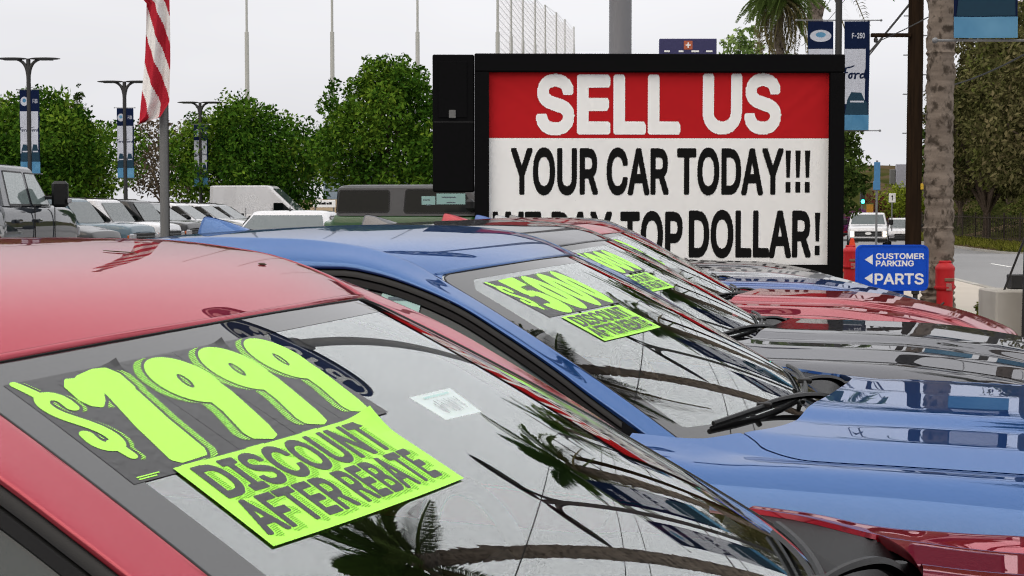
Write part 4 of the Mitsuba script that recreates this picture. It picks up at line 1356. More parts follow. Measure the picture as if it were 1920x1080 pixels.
# ---------------------------------------------------------------- lamp posts with paired banners
def banner(key, x, y, z0, z1, w, yaw, style, side, low=0.14):
    """a printed cloth hanging between two rods; x, y: its middle"""
    H = z1 - z0
    t = thing('banner', key[0], 'banner', key[1])
    rs = np.random.default_rng(int(abs(x * 100)) + side)
    ph = rs.uniform(0, 6)

    def cloth(poly, off):
        m = flat(cells(poly, max(w / 6, H / 24)))
        a, b = m.vertices[:, 0].copy(), m.vertices[:, 1].copy()
        m.vertices[:, 2] = 0.02 * np.sin(b * 3.1 + ph) * np.sin(np.clip(b / H, 0, 1) * math.pi) + 0.012 * np.sin(a * 9 + b * 2 + ph) + off
        return stand(m, x, y, z0, yaw)
    put(t, 'cloth', cloth(sbox(-w / 2, 0, w / 2, H), 0), 'banner_navy', True)
    if style == 'emblem' or style == 'model':
        pl = sbox(-w / 2 + 0.02 * w, 0.24 * H, w / 2 - (0.16 * w if style == 'model' else 0.02 * w), 0.745 * H)
        put(t, 'white_field', cloth(pl, 0.006), 'banner_white', True)
        put(t, 'picture_field', cloth(sbox(-w / 2, 0.0, w / 2, low * H), 0.009), 'banner_blue', True)
        car_ = unary_union([Polygon([(-0.46 * w, (low + 0.003) * H), (0.46 * w, (low + 0.003) * H), (0.44 * w, 0.25 * H), (0.32 * w, 0.28 * H), (0.20 * w, 0.345 * H), (-0.20 * w, 0.35 * H), (-0.36 * w, 0.28 * H)])])
        put(t, 'printed_vehicle', cloth(car_, 0.012), 'banner_car', True)
        put(t, 'printed_grille', cloth(sbox(-0.25 * w, 0.255 * H, 0.30 * w, 0.27 * H), 0.015), 'banner_white', True)
        put(t, 'script', cloth(script(1.20 * w, -0.14 * w, 0.53 * H).buffer(0.012 * w).intersection(sbox(-w / 2, 0, w / 2, H)), 0.012), 'banner_navy', True)
        if style == 'emblem':
            put(t, 'oval', cloth(ellipse(0.42 * w, 0.055 * H, 0, 0.865 * H), 0.006), 'banner_white', True)
            put(t, 'oval_centre', cloth(ellipse(0.2 * w, 0.024 * H, 0, 0.875 * H), 0.009), 'banner_blue', True)
        else:
            put(t, 'lettering', cloth(affinity.translate(letters('F-250', 0.045 * H, 0.5 * w, 0.02), -0.2 * w, 0.845 * H), 0.006), 'banner_white', True)
    return t


def lamp_post(label, group, X, D, height, heads=True, banners=(), post_r=0.07, mat='pole_black', rod=0.98):
    t = thing('lamp_post', label, 'lamp post', group)
    put(t, 'pole', lathe([(post_r * 1.25, 0), (post_r, 2), (post_r * 0.85, height), (0, height)], 14, (X, D, 0)), mat, 30)
    put(t, 'base', lathe([(0.15, 0), (0.15, 0.12), (0.0, 0.13)], 18, (X, D, 0)), 'concrete', 30)
    if heads:
        for s in (-1, 1):
            arm = tube(bspline(np.array([(X, D, height - 0.75), (X + s * 0.04, D, height - 0.30), (X + s * 0.18, D, height - 0.10), (X + s * 0.45, D, height - 0.03)]), 12), np.linspace(post_r * 0.9, 0.05, 12), 8)
            hd = put(t, 'lamp_head', affinity_mesh(trimesh.creation.icosphere(3, 1.0), (0.62, 0.24, 0.055), (X + s * 0.66, D, height)), mat, 30)
            put(hd, 'arm', arm, mat, 30)
            put(hd, 'lens', bx(X + s * 0.72, D, height - 0.056, 0.5, 0.26, 0.02, 0.006), 'grey_plastic', False)
    for z in banners:
        r = put(t, 'banner_rod', tube([(X - rod, D, z), (X + rod, D, z)], 0.014, 6), 'galvanised')
        for s in (-1, 1):
            put(r, 'rod_end', trimesh.creation.icosphere(1, 0.03).apply_translation((X + s * rod, D, z)), 'galvanised')
    return t


GL, GB = 'twin headed lamp posts beyond the car park', 'banners on the lamp posts beyond the car park'
for i, (x, D, lab, ytop, ya, yb) in enumerate(((53, 62, 'leftmost twin headed black lamp post with paired banners', 110, 168, 326), (233, 73, 'twin headed black lamp post just left of the flagpole', 153, 202, 334), (375, 87, 'smallest twin headed black lamp post right of the flagpole', 192, 233, 350))):
    q = px(x, ytop, D)
    z1, z0 = px(x, ya, D)[2], px(x, yb, D)[2]
    lamp_post(lab, GL, q[0], D, q[2], True, (z1, z0), 0.10, rod=0.48)
    where = ('leftmost lamp post', 'lamp post beside the flag', 'smallest lamp post')[i]
    for s in (-1, 1):
        banner((f'{"left" if s < 0 else "right"} navy and blue banner on the {where}', GB), q[0] + s * 0.205 + 0.03, D - 0.03, z0 + 0.02, z1 - 0.02, 0.37, 0, 'emblem' if s < 0 else 'model', s)
# the banner post behind the big sign and the one just outside the frame
q = px(1572, 100, 36.0)
lamp_post('slim black lamp post with two banners behind the big sign', None, q[0], 36.0, 9.2, True, (px(0, 38, 36)[2], px(0, 245, 36)[2]), 0.085)
for s, st, nm in ((-1, 'emblem', 'navy banner with a white oval emblem above the big sign'), (1, 'model', 'navy and white banner reading f-250 right of the big sign')):
    banner((nm, None), q[0] + s * 0.42, 35.97, px(0, 244, 36)[2], px(0, 40, 36)[2], 0.585, 0.0, st, s)
q = px(1941, 100, 15.2)
bz0 = px(0, 72, 15.2)[2]
lamp_post('black lamp post at the right edge of the photo, nearest the camera', None, q[0], 15.2, 8.6, True, (bz0 + 2.9, bz0 - 0.02), 0.07)
for s, st, nm in ((-1, 'model', 'large near banner with its blue lower end at the top right'), (1, 'emblem', 'banner outside the right edge on the nearest lamp post')):
    banner((nm, None), q[0] + s * 0.50, 15.17, bz0, bz0 + 2.85, 0.62, 0.0, st, s, 0.072)
# ---------------------------------------------------------------- trees and plants


def leaf_cloud(rs, centres, radii, n, size, tones, droop=0.0, aspect=0.5):
    """n leaf-sized faces spread through the clumps; every leaf has its own tone"""
    centres, radii = np.asarray(centres, float), np.asarray(radii, float)
    wgt = radii[:, 0] ** 2
    k = rs.choice(len(centres), n, p=wgt / wgt.sum())
    d = rs.normal(size=(n, 3))
    d /= np.linalg.norm(d, axis=1, keepdims=True)
    r = rs.uniform(0.15, 1.0, n) ** 0.45
    c = centres[k] + d * radii[k] * r[:, None]
    ax = d * 0.7 + rs.normal(size=(n, 3)) * 0.8 + np.array([0, 0, -droop])
    ax /= np.linalg.norm(ax, axis=1, keepdims=True)
    up = np.cross(ax, rs.normal(size=(n, 3)))
    up /= np.linalg.norm(up, axis=1, keepdims=True)
    s = size * rs.uniform(0.6, 1.35, n)[:, None]
    nn = np.cross(ax, up)
    V = np.stack([c - ax * s * 0.5, c + up * s * aspect * 0.5 + nn * s * 0.06, c + ax * s * 0.5, c - up * s * aspect * 0.5 + nn * s * 0.06], 1)
    F = np.arange(n)[:, None] * 4
    F = np.concatenate([F + [0, 1, 2], F + [0, 2, 3]])
    clump = rs.uniform(0, 1, len(centres))[k]
    t = np.clip(clump * 0.6 + rs.uniform(0, 0.4, n) + rs.normal(0, 0.08, n), 0, 1)
    tones = np.asarray(tones, float)
    col = np.stack([np.interp(t, np.linspace(0, 1, len(tones)), tones[:, i]) for i in range(3)], 1)
    return trimesh.Trimesh(V.reshape(-1, 3), F, process=False), np.repeat(col, 4, 0)


GREEN = [(0.009, 0.030, 0.004), (0.025, 0.068, 0.008), (0.066, 0.135, 0.014), (0.15, 0.225, 0.024)]
OLIVE = [(0.035, 0.038, 0.014), (0.065, 0.068, 0.024), (0.10, 0.092, 0.04), (0.14, 0.115, 0.06)]
BROWN = [(0.05, 0.04, 0.024), (0.085, 0.068, 0.042), (0.12, 0.095, 0.062)]
DARK = [(0.018, 0.032, 0.008), (0.035, 0.060, 0.014), (0.06, 0.09, 0.02)]


def tree(label, X, Y, height, width, seed, tones=GREEN, leaves=9000, size=0.28, trunk_h=1.6, group=None, lumps=34, conical=0.0, z0=0.0, name='tree', droop=0.0, gap=0.0, depth=None):
    rs = np.random.default_rng(seed)
    t = thing(name, label, 'tree', group)
    dp = width if depth is None else depth
    base = np.array([X, Y, z0])
    top = height - trunk_h
    cs, rad = [], []
    for i in range(lumps):
        q = (i + 0.5) / lumps
        a = i * 2.39996 + rs.uniform(-0.4, 0.4)
        prof = math.sin(math.pi * min(1, 0.14 + 0.86 * q) ** (0.85)) ** 0.6 if not conical else (1 - q) ** 0.8
        rr_ = prof * rs.uniform(0.45, 1.0) ** 0.6 * 0.40
        z = trunk_h + top * (0.08 + 0.84 * q) + rs.uniform(-0.03, 0.03) * top
        sz = (0.13 + 0.10 * rs.uniform()) * (0.65 + 0.5 * prof)
        if gap:
            sz *= (1 - gap)
        cs.append(base + np.array([rr_ * width * math.cos(a), rr_ * dp * math.sin(a), z]))
        rad.append(np.array([sz * width, sz * dp, sz * width * 0.75]))
    for i in range(int(lumps * 0.9)):                        # sprigs that stand out of the outline
        a, e = rs.uniform(0, 2 * math.pi), rs.uniform(0.15, 1.0)
        prof = math.sin(math.pi * min(1, 0.14 + 0.86 * e)) ** 0.6 if not conical else (1 - e) ** 0.8
        q = rs.uniform(0.48, 0.56) * prof
        cs.append(base + np.array([q * width * math.cos(a), q * dp * math.sin(a), trunk_h + top * (0.10 + 0.93 * e)]))
        s_ = rs.uniform(0.035, 0.075) * width
        rad.append(np.array([s_, s_, s_ * rs.uniform(0.8, 1.6)]))
    m, col = leaf_cloud(rs, cs, rad, leaves, size, tones, droop)
    put(t, 'crown', m, 'leaves', False, color=col)
    fork = base + np.array([0, 0, trunk_h * 0.9])
    tr = max(0.12, 0.022 * height)
    limbs = [tube(bspline(np.array([base, base + [0.04, 0, trunk_h * 0.5], fork, fork + [rs.uniform(-.2, .2), rs.uniform(-.2, .2), top * 0.5]]), 14), np.linspace(tr, tr * 0.35, 14), 9)]
    for i in rs.choice(lumps, min(lumps, 13), replace=False):
        mid = fork * 0.5 + cs[i] * 0.5 + np.array([0, 0, 0.06 * top])
        limbs.append(tube(bspline(np.array([fork - [0, 0, 0.2], mid, cs[i]]), 9), np.linspace(tr * 0.5, 0.03, 9), 6))
    put(t, 'trunk', cat(limbs), 'bark', 30)
    return t


def frond_mesh(L, droop, rs, n=46, leaf=0.62):
    """one palm leaf along +x, arching; returns mesh"""
    s = np.linspace(0, 1, 18)
    x = L * (s - 0.12 * s ** 2.5 * droop)
    z = L * (0.32 * s * (1 - 0.35 * droop) - (0.28 + 0.52 * droop) * s ** 2.1)
    rach = np.stack([x, 0 * s, z], 1)
    parts = [tube(rach, np.linspace(0.022, 0.006, 18), 5)]
    V, F = [], []
    for i in range(n):
        q = 0.16 + 0.84 * (i + rs.uniform(-0.2, 0.2)) / n
        q = min(q, 0.995)
        p = np.array([np.interp(q, s, rach[:, j]) for j in range(3)])
        ln = leaf * L * 0.42 * math.sin(math.pi * (0.12 + 0.80 * q)) * rs.uniform(0.85, 1.1)
        for sg in (-1, 1):
            d = np.array([0.55 + 0.25 * q, sg * 0.80, 0.10 + rs.uniform(-0.12, 0.12)])
            d /= np.linalg.norm(d)
            e = p + d * ln * 0.55
            f = p + d * ln * 0.95 + np.array([0, 0, -ln * (0.25 + 0.28 * rs.uniform())])
            w = np.array([0.016, 0, 0.006])
            k = len(V)
            V += [p - w * 0.6, p + w * 0.6, e - w, e + w, f]
            F += [(k, k + 1, k + 3), (k, k + 3, k + 2), (k + 2, k + 3, k + 4)]
    parts.append(trimesh.Trimesh(V, F, process=False))
    return cat(parts)


FR = np.random.default_rng(77)
FRONDS = []
for k in range(6):
    m = frond_mesh(1.0, [0.1, 0.35, 0.6, 0.9, 1.4, 2.2][k], FR, n=50)
    g = np.array([(0.030, 0.060, 0.014), (0.042, 0.085, 0.017), (0.055, 0.10, 0.02), (0.07, 0.115, 0.024), (0.075, 0.11, 0.03), (0.12, 0.105, 0.05)][k])
    c = 1.45 * g * FR.uniform(0.8, 1.2, (len(m.vertices), 1))
    FRONDS.append(mikit.ply(m, None, smooth=False, color=c))


def palm(label, X, Y, height, seed, L=2.7, count=34, r=0.17, lean=(0.0, 0.0), skirt=6, boots=0.25, group=None, z0=0.06, low=0.5, kinds=(0, 5)):
    rs = np.random.default_rng(seed)
    t = thing('palm_tree', label, 'palm tree', group)
    n = int(height * 26)
    s = np.linspace(0, 1, n)
    path = np.stack([X + lean[0] * s ** 2, Y + lean[1] * s ** 2, z0 + height * s], 1)
    rad = r * (1.18 - 0.22 * s + 0.35 * np.exp(-s * height / 0.35)) * (1 + 0.045 * np.sin(s * height * 2 * math.pi / 0.085) * (s < 1 - boots) + 0.03 * rs.normal(size=n))
    rad = rad * np.where(s > 1 - boots, 1.10 + 0.10 * rs.normal(size=n) * 0.5, 1.0)
    m = tube(path, rad, 22)
    k = meshkit.noise(m.vertices * [9, 9, 5], seed) - 0.5
    ctr = np.stack([np.interp(m.vertices[:, 2], path[:, 2], path[:, 0]), np.interp(m.vertices[:, 2], path[:, 2], path[:, 1]), m.vertices[:, 2]], 1)
    m.vertices = m.vertices + (m.vertices - ctr) * k[:, None] * 0.22
    put(t, 'trunk', m, 'palm_bark', 50)
    # old leaf bases below the crown
    bm = []
    for i in range(int(boots * height * 16)):
        q = 1 - boots * rs.uniform()
        a = i * 2.4 + rs.uniform(-0.3, 0.3)
        c = np.array([np.interp(q, s, path[:, j]) for j in range(3)])
        d = np.array([math.cos(a), math.sin(a), 0])
        bm.append(tube([c + d * r * 0.95 - [0, 0, 0.14], c + d * r * 1.12, c + d * r * (1.3 + 0.25 * rs.uniform()) + [0, 0, 0.16]], [0.055, 0.05, 0.012], 5))
    if bm:
        put(t, 'leaf_bases', cat(bm), 'palm_bark', 30)
        labels[f'{t}__leaf_bases'] = {'kind': 'stuff'}
    top = path[-1]
    for i in range(count):
        q = (i + 0.5) / count
        el = 78 - 120 * q ** 0.9 * low * 1.6 + rs.uniform(-8, 8)
        kind = min(kinds[1], kinds[0] + int(q * (kinds[1] - kinds[0] + 0.2) + rs.uniform(0, 0.8)))
        a = i * 137.5 + rs.uniform(-14, 14)
        ln = L * rs.uniform(0.85, 1.1) * (0.8 if q < 0.1 else 1.0)
        m4 = T().translate(list(top - [0, 0, 0.25 * q])).rotate([0, 0, 1], a).rotate([0, 1, 0], -el * 0.75).rotate([1, 0, 0], rs.uniform(-25, 25)).scale(ln)
        put(t, 'frond', FRONDS[kind], 'frond', at=m4)
    return t


GP = 'tall palms standing along the pavement'
palm('stout grey ringed palm trunk beside the red standpipe, crown above the photo', 5.62, 20.4, 7.6, 3, L=1.75, count=24, r=0.165, lean=(0.0, 0.0), boots=0.42)
palm('palm at the kerb just outside the right edge of the photo', 6.0, 14.2, 15.4, 4, L=2.5, count=24, r=0.16, lean=(0.4, 0.2))
q = px(1529, 40, 45)
palm('palm trunk behind the left banner with its crown above the photo', q[0], 45, 9.4, 5, L=2.3, count=26, r=0.19, lean=(0.0, 0.0), boots=0.4)
q = px(1462, 20, 40)
palm('bushy hanging green palm just above the top edge of the big sign', q[0], 40, 6.9, 6, L=1.05, count=64, r=0.085, low=0.62, boots=0.3, kinds=(3, 5))

q = px(90, 400, 78)
tree('broad dense green tree at the left edge of the photo', q[0], 78, 7.1, 8.4, 11, leaves=26000, size=0.25)
q = px(462, 400, 90)
tree('round green tree between the flagpole and the big sign', q[0], 90, 7.6, 9.4, 12, leaves=28000, size=0.27)
q = px(722, 400, 72)
tree('tall green tree beside the left end of the big sign', q[0], 72, 8.6, 6.2, 13, leaves=26000, size=0.23, lumps=40)
q = px(305, 400, 120)
tree('thin brown leaved tree far behind the flagpole', q[0], 120, 8.8, 7.0, 14, BROWN, 4200, 0.30, 2.2, gap=0.25)
q = px(8, 400, 105)
tree('brownish tree showing above the left edge green tree', q[0], 105, 9.0, 6.0, 15, OLIVE, 4500, 0.32, 2.0)
q = px(150, 400, 150)
tree('small dark conifer on the skyline above the left tree', q[0], 150, 13.2, 4.2, 16, DARK, 3600, 0.36, 4.0, conical=1.0, lumps=22)
q = px(118, 400, 150)
tree('pale thin tree left of the dark conifer on the skyline', q[0], 150, 11.8, 5.0, 17, OLIVE, 2600, 0.36, 4.5, gap=0.3)
q = px(1562, 400, 64)
tree('dark green street tree just right of the big sign', q[0], 64, 6.4, 2.9, 18, DARK + [(0.10, 0.16, 0.03)], 6500, 0.22, 1.0)
q = px(1392, 400, 62)
tree('pale green treetop showing above the big sign', q[0], 62, 8.6, 3.6, 19, [(0.07, 0.12, 0.03), (0.13, 0.20, 0.06), (0.20, 0.27, 0.09)], 3600, 0.22, 4.2, gap=0.25)
GE = None
for i, (x, D, h, w, lab, tn, gp) in enumerate(((1850, 92, 13.2, 7.5, 'tall olive brown tree across the street right of the palm', OLIVE, 0.30), (1945, 84, 14.5, 8.5, 'dark olive tree at the right edge of the photo', OLIVE[:3] + [(0.10, 0.12, 0.03)], 0.26),
                                             (1800, 112, 10.5, 6.0, 'lower dark tree behind the palm trunk', DARK, 0.22), (1893, 118, 15.5, 9.0, 'broad olive tree on the slope between two taller ones', OLIVE, 0.15), (1815, 135, 13.0, 8.5, 'farthest olive tree on the slope just right of the palm trunk', OLIVE, 0.15), (2040, 76, 15.0, 10, 'tree across the street outside the right edge', OLIVE, 0.0))):
    q = px(x, 400, D)
    z = float(hill_z(np.array([q[0]]), np.array([float(D)]))[0])
    tree(lab, q[0], D, h, w, 31 + i, tn, 12000, 0.32, 2.0, z0=z - 0.2, gap=gp, droop=0.6, lumps=40)


def bush(label, X, Y, z0, w, h, seed, tones, n=1500, size=0.06, name='bush'):
    rs = np.random.default_rng(seed)
    t = thing(name, label, 'bush')
    cs = [np.array([X + rs.uniform(-.3, .3) * w, Y + rs.uniform(-.3, .3) * w, z0 + h * rs.uniform(0.25, 0.75)]) for _ in range(14)]
    m, col = leaf_cloud(rs, cs, [np.array([0.26 * w, 0.26 * w, 0.26 * h])] * 14, n, size, tones)
    put(t, 'leaves', m, 'leaves', False, color=col)
    put(t, 'stems', cat([tube([(X, Y, z0), c * 0.5 + np.array([X, Y, z0]) * 0.5 + [0, 0, 0.05], c], [0.014, 0.01, 0.005], 5) for c in cs]), 'bark', 30)
    return t


bush('small clipped green shrub left of the concrete block', *px(1852, 590, 18.6)[:2], 0.05, 0.42, 0.30, 41, [(0.03, 0.045, 0.008), (0.07, 0.085, 0.012), (0.13, 0.13, 0.02)], 2600, 0.045)
bush('purple flowering shrub far down the street', *px(1606, 400, 108)[:2], -0.1, 3.0, 1.7, 42, [(0.06, 0.015, 0.06), (0.13, 0.03, 0.12), (0.05, 0.05, 0.03)], 1600, 0.22)
bush('dark red shrub on the slope beyond the white pickup', *px(1668, 395, 125)[:2], 0.4, 4.2, 2.6, 43, [(0.05, 0.018, 0.014), (0.11, 0.035, 0.028)], 2200, 0.25)
bush('yellow green bush on the slope right of the white pickup', *px(1705, 400, 118)[:2], 0.2, 4.6, 3.4, 44, [(0.07, 0.10, 0.014), (0.14, 0.19, 0.02), (0.22, 0.26, 0.03)], 2600, 0.24)
# ivy and scrub on the slope
rs = np.random.default_rng(50)
n = 520
Yy = rs.uniform(48, 150, n)
Qq = rs.uniform(3.0, 24, n)
Xx = KX + 10.6 + KD * Yy + Qq
zz = hill_z(Xx, Yy)
hs = rs.uniform(0.3, 1.0, n)
m, col = leaf_cloud(rs, np.stack([Xx, Yy, zz + hs * 0.3], 1), np.stack([hs * 1.6, hs * 1.6, hs * 0.7], 1), 42000, 0.20, [(0.018, 0.026, 0.007), (0.035, 0.05, 0.012), (0.065, 0.075, 0.018), (0.09, 0.07, 0.035)])
scene['slope_scrub'] = mikit.ply(m, 'mat_leaves', color=col)
labels['slope_scrub'] = {'label': 'low green scrub covering the slope across the street', 'category': 'scrub', 'kind': 'stuff'}
n = 9000
Yy = rs.uniform(40, 130, n)
Xx = KX + 10.7 + KD * Yy + rs.uniform(0.05, 1.4, n)
m, col = leaf_cloud(rs, np.stack([Xx, Yy, hill_z(Xx, Yy) + 0.08], 1), np.tile([0.12, 0.12, 0.14], (n, 1)), n, 0.30, [(0.07, 0.085, 0.012), (0.13, 0.14, 0.022), (0.20, 0.19, 0.05)], droop=-1.6, aspect=0.14)
scene['verge_grass'] = mikit.ply(m, 'mat_leaves', color=col)
labels['verge_grass'] = {'label': 'yellow green weeds along the far kerb below the iron fence', 'category': 'grass', 'kind': 'stuff'}

# ---------------------------------------------------------------- iron fence across the street
t = thing('iron_fence', 'dark iron picket fence along the far side of the street', 'fence')
y = 52.0
fx = lambda y: KX + 10.6 + KD * y + 1.6
bars = []
k = 0
while y < 132:
    fz = float(hill_z(np.array([fx(y)]), np.array([y]))[0])
    b = bx(fx(y), y, fz + 0.76, 0.03, 0.03, 1.5)
    if k < 290:
        put(t, 'picket', b, 'iron', False)
    else:
        bars.append(b)
    k += 1
    y += 0.42
if bars:
    kk_ = put(t, 'far_pickets', cat(bars), 'iron', False)
    labels[kk_] = {'kind': 'stuff'}
for z in (0.25, 1.40):
    put(t, 'rail', tube([(fx(y), y, z - 0.04 + float(hill_z(np.array([fx(y)]), np.array([y]))[0])) for y in np.linspace(52, 132, 60)], 0.03, 5), 'iron')
for y in np.arange(52, 132, 4.0):
    put(t, 'post', bx(fx(y) + 0.05, y, 0.82 + float(hill_z(np.array([fx(y)]), np.array([y]))[0]), 0.08, 0.08, 1.66, 0.01), 'iron', False)

# ---------------------------------------------------------------- utility pole, wires
UD = 36.0
q = px(1714, 300, UD)
UX = q[0]
t = thing('utility_pole', 'thick dark wooden utility pole with one crossarm', 'utility pole')
put(t, 'pole', lathe([(0.185, 0), (0.175, 5), (0.155, 11.5), (0, 11.5)], 20, (UX, UD, 0)), 'creosote_wood', 40)
az = px(0, 67, UD)[2]
put(t, 'crossarm', bx(px(1668, 67, UD)[0], UD - 0.12, az, 0.92, 0.10, 0.085, 0.01), 'creosote_wood', False)
put(t, 'insulator', lathe([(0, -0.14), (0.045, -0.12), (0.05, -0.05), (0.02, 0)], 12, (px(1640, 67, UD)[0], UD - 0.12, az - 0.04)), 'pole_black')
put(t, 'upper_crossarm', bx(UX, UD - 0.16, 10.6, 2.6, 0.12, 0.12, 0.01), 'creosote_wood', False)
for xx in (-1.2, -0.6, 0.6, 1.2):
    put(t, 'insulator', lathe([(0, 0.16), (0.05, 0.14), (0.06, 0.06), (0.02, 0)], 12, (UX + xx, UD - 0.16, 10.66)), 'grey_plastic')
put(t, 'tag', bx(px(1725, 350, UD)[0], UD - 0.18, px(0, 350, UD)[2], 0.07, 0.02, 0.14, 0.01), 'tag_yellow', False)
for i in range(9):
    put(t, 'step_bolt', bx(UX + 0.20 * (1 if i % 2 else -1), UD, 3.2 + 0.45 * i, 0.16, 0.025, 0.025), 'galvanised', False)


def span(a, b, sag, n=26):
    a, b = np.array(a, float), np.array(b, float)
    s = np.linspace(0, 1, n)
    p = a + (b - a) * s[:, None]
    p[:, 2] -= sag * 4 * s * (1 - s)
    return p


dirv = np.array([KD, 1.0, 0])
wires = [(0.0 + o, z, r, lab) for o, z, r, lab in ((-1.2, 10.8, 0.010, 'thin power line left on the upper crossarm'), (0.6, 10.8, 0.010, 'thin power line third on the upper crossarm'), (1.2, 10.8, 0.010, 'thin power line right on the upper crossarm'),
                                                 (-0.80, az - 0.10, 0.012, 'cable hanging from the end of the lower crossarm'), (0.10, 6.5, 0.022, 'lowest thick cable along the utility pole'))]
for o, z, r, lab in wires:
    a = np.array([UX + o, UD - 0.05, z])
    far = a + dirv * 55 + [0.6, 0, 0.2]
    near_ = a - dirv * 48 + [-0.3, 0, 0.1]
    one('overhead_wire', cat(tube(span(a, far, 0.7), r * 1.4, 5), tube(span(near_, a, 0.7), r, 5)), 'rubber', lab, 'wire', 'overhead wires along the street')
q2 = px(1735, 215, 60)
one('overhead_wire', tube(span(px(1990, 60, 46), px(1735, 170, 62), 0.3), 0.03, 5), 'rubber', 'grey wire slanting down from the right edge in front of the olive tree', 'wire', 'overhead wires along the street')
# guy wire down to the concrete block with its black box
one('guy_wire', tube([(px(1924, 440, 15.4)), (px(1878, 556, 15.6))], 0.011, 6), 'pole_black', 'dark slanting cable above the concrete block at the right edge', 'cable')

# ---------------------------------------------------------------- concrete block
a, b = px(1868, 545, 15.4), px(1975, 665, 15.4)
t = thing('concrete_block', 'weathered grey concrete block at the right edge of the photo', 'block')
put(t, 'block', bx((a[0] + b[0]) / 2, 15.4 + 0.30, a[2] / 2, b[0] - a[0], 0.60, a[2], 0.018), 'concrete', False)
c = px(1910, 530, 15.5)
put(None, 'black_base_plate', bx(c[0] + 0.06, 15.75, a[2] + 0.075, 0.16, 0.16, 0.15, 0.01), 'pole_black', False)
labels['black_base_plate'] = {'label': 'small black steel pole foot on top of the concrete block', 'category': 'pole base'}


# ---------------------------------------------------------------- red standpipes
def standpipe(label, X, D, s=1.0, z0=0.05):
    t = thing('red_standpipe', label, 'standpipe')
    prof = [(0.110, 0), (0.110, 0.34), (0.118, 0.35), (0.135, 0.37), (0.135, 0.40), (0.128, 0.42), (0.128, 0.62), (0.134, 0.63), (0.134, 0.66), (0.120, 0.69), (0.085, 0.725), (0.0, 0.74)]
    put(t, 'body', lathe([(r * s, z * s) for r, z in prof], 28, (X, D, z0)), 'hydrant_red', 35)
    put(t, 'lid_ridge', bx(X, D, z0 + 0.742 * s, 0.17 * s, 0.05 * s, 0.035 * s, 0.01), 'hydrant_red', False)
    put(t, 'slot', bx(X + 0.025 * s, D - 0.128 * s, z0 + 0.50 * s, 0.13 * s, 0.02, 0.045 * s, 0.006), 'brass', False)
    put(t, 'plate', bx(X + 0.02 * s, D - 0.132 * s, z0 + 0.40 * s, 0.075 * s, 0.02, 0.10 * s, 0.006), 'alloy_pink', False)
    put(t, 'band', lathe([(0.131 * s, 0.375 * s), (0.145 * s, 0.38 * s), (0.145 * s, 0.40 * s), (0.131 * s, 0.405 * s)], 28, (X, D, z0)), 'hydrant_red', 35)
    return t


gloss('alloy_pink', (0.50, 0.22, 0.20), 0.3)
q = px(1772, 500, 20.1)
standpipe('stout red standpipe to the right of the palm trunk', q[0], 20.1, 0.94)
q = px(1594, 500, 27.0)
standpipe('red standpipe partly hidden between big sign and blue sign', q[0], 27.0, 1.0)
one('steel_bollard', lathe([(0.035, 0), (0.03, 0.30), (0.05, 0.31), (0.05, 0.37), (0, 0.38)], 14, (px(1716, 560, 19.4)[0], 19.4, 0.06)), 'pole_black', 'short dark pipe stub left of the palm trunk', 'pipe')
one('steel_rod', tube([px(1748, 588, 19.9), px(1770, 567, 19.9)], 0.014, 6), 'pole_black', 'thin dark rod leaning between palm trunk and red standpipe', 'rod')
# traffic cone and white feet by the far standpipe
cn = px(1598, 440, 34)
t = thing('traffic_cone', 'orange traffic cone above the far red standpipe', 'cone')
put(t, 'cone', lathe([(0.20, 0.04), (0.035, 0.74), (0, 0.75)], 20, (cn[0], 34, 0.06)), 'cone_orange')
put(t, 'collar', lathe([(0.128, 0.36), (0.092, 0.50)], 20, (cn[0], 34, 0.062)), 'white_panel')
put(t, 'foot', bx(cn[0], 34, 0.08, 0.44, 0.44, 0.04, 0.01), 'cone_orange', False)

# ---------------------------------------------------------------- driving range net
GN = 'tall poles of the driving range net'
ND = 190.0
for i, x in enumerate((463, 623, 783)):
    q = px(x, 100, ND)
    t = thing('net_pole', ('leftmost thin tall pale pole against the sky', 'thin tall pale pole above the gap between the trees', 'thin tall pale pole just left of the big sign')[i], 'pole', GN)
    zc = px(0, 60, ND)[2]
    put(t, 'lower_tube', lathe([(0.30, 0), (0.25, zc), (0.0, zc)], 12, (q[0], ND, 0)), 'net_pole')
    put(t, 'upper_tube', lathe([(0.15, zc), (0.13, 46), (0, 46)], 12, (q[0], ND, 0)), 'net_pole')
tops = []
net = thing('driving_range_net', 'tall pale netting on a dense row of poles behind the big sign', 'net')
for i, (x, yt) in enumerate(((933, -45), (958, -25), (980, -10), (1003, -4), (1022, 9), (1043, 23), (1059, 36), (1076, 50))):
    D = ND + 14 * (i + 1) ** 1.15
    q = px(x, yt, D)
    pk = put(net, 'pole', lathe([(0.24, 0), (0.16, q[2]), (0, q[2])], 10, (q[0], D, 0)), 'net_pole')
    put(pk, 'sleeve', lathe([(0.30, 0), (0.28, px(0, 60 + 8 * i, D)[2])], 10, (q[0], D, 0)), 'net_pole')
    tops.append((q, D))


def net_panel(a, b, za, zb, step=0.9):
    """a net of cords between two poles, slack along its upper edge"""
    a, b = np.array(a), np.array(b)
    ms = []
    W_ = np.linalg.norm((b - a)[:2])
    nu = max(3, int(W_ / step))
    for i in range(nu + 1):
        s = i / nu
        p = a + (b - a) * s
        zt = za + (zb - za) * s - 1.2 * 4 * s * (1 - s)
        ms.append(tube([(p[0], p[1], 0.3), (p[0], p[1], zt)], 0.032, 3, False))
    for z in np.arange(0.5, max(za, zb), step):
        ms.append(tube([(a[0], a[1], min(z, za)), (b[0], b[1], min(z, zb))], 0.032, 3, False))
    return cat(ms)


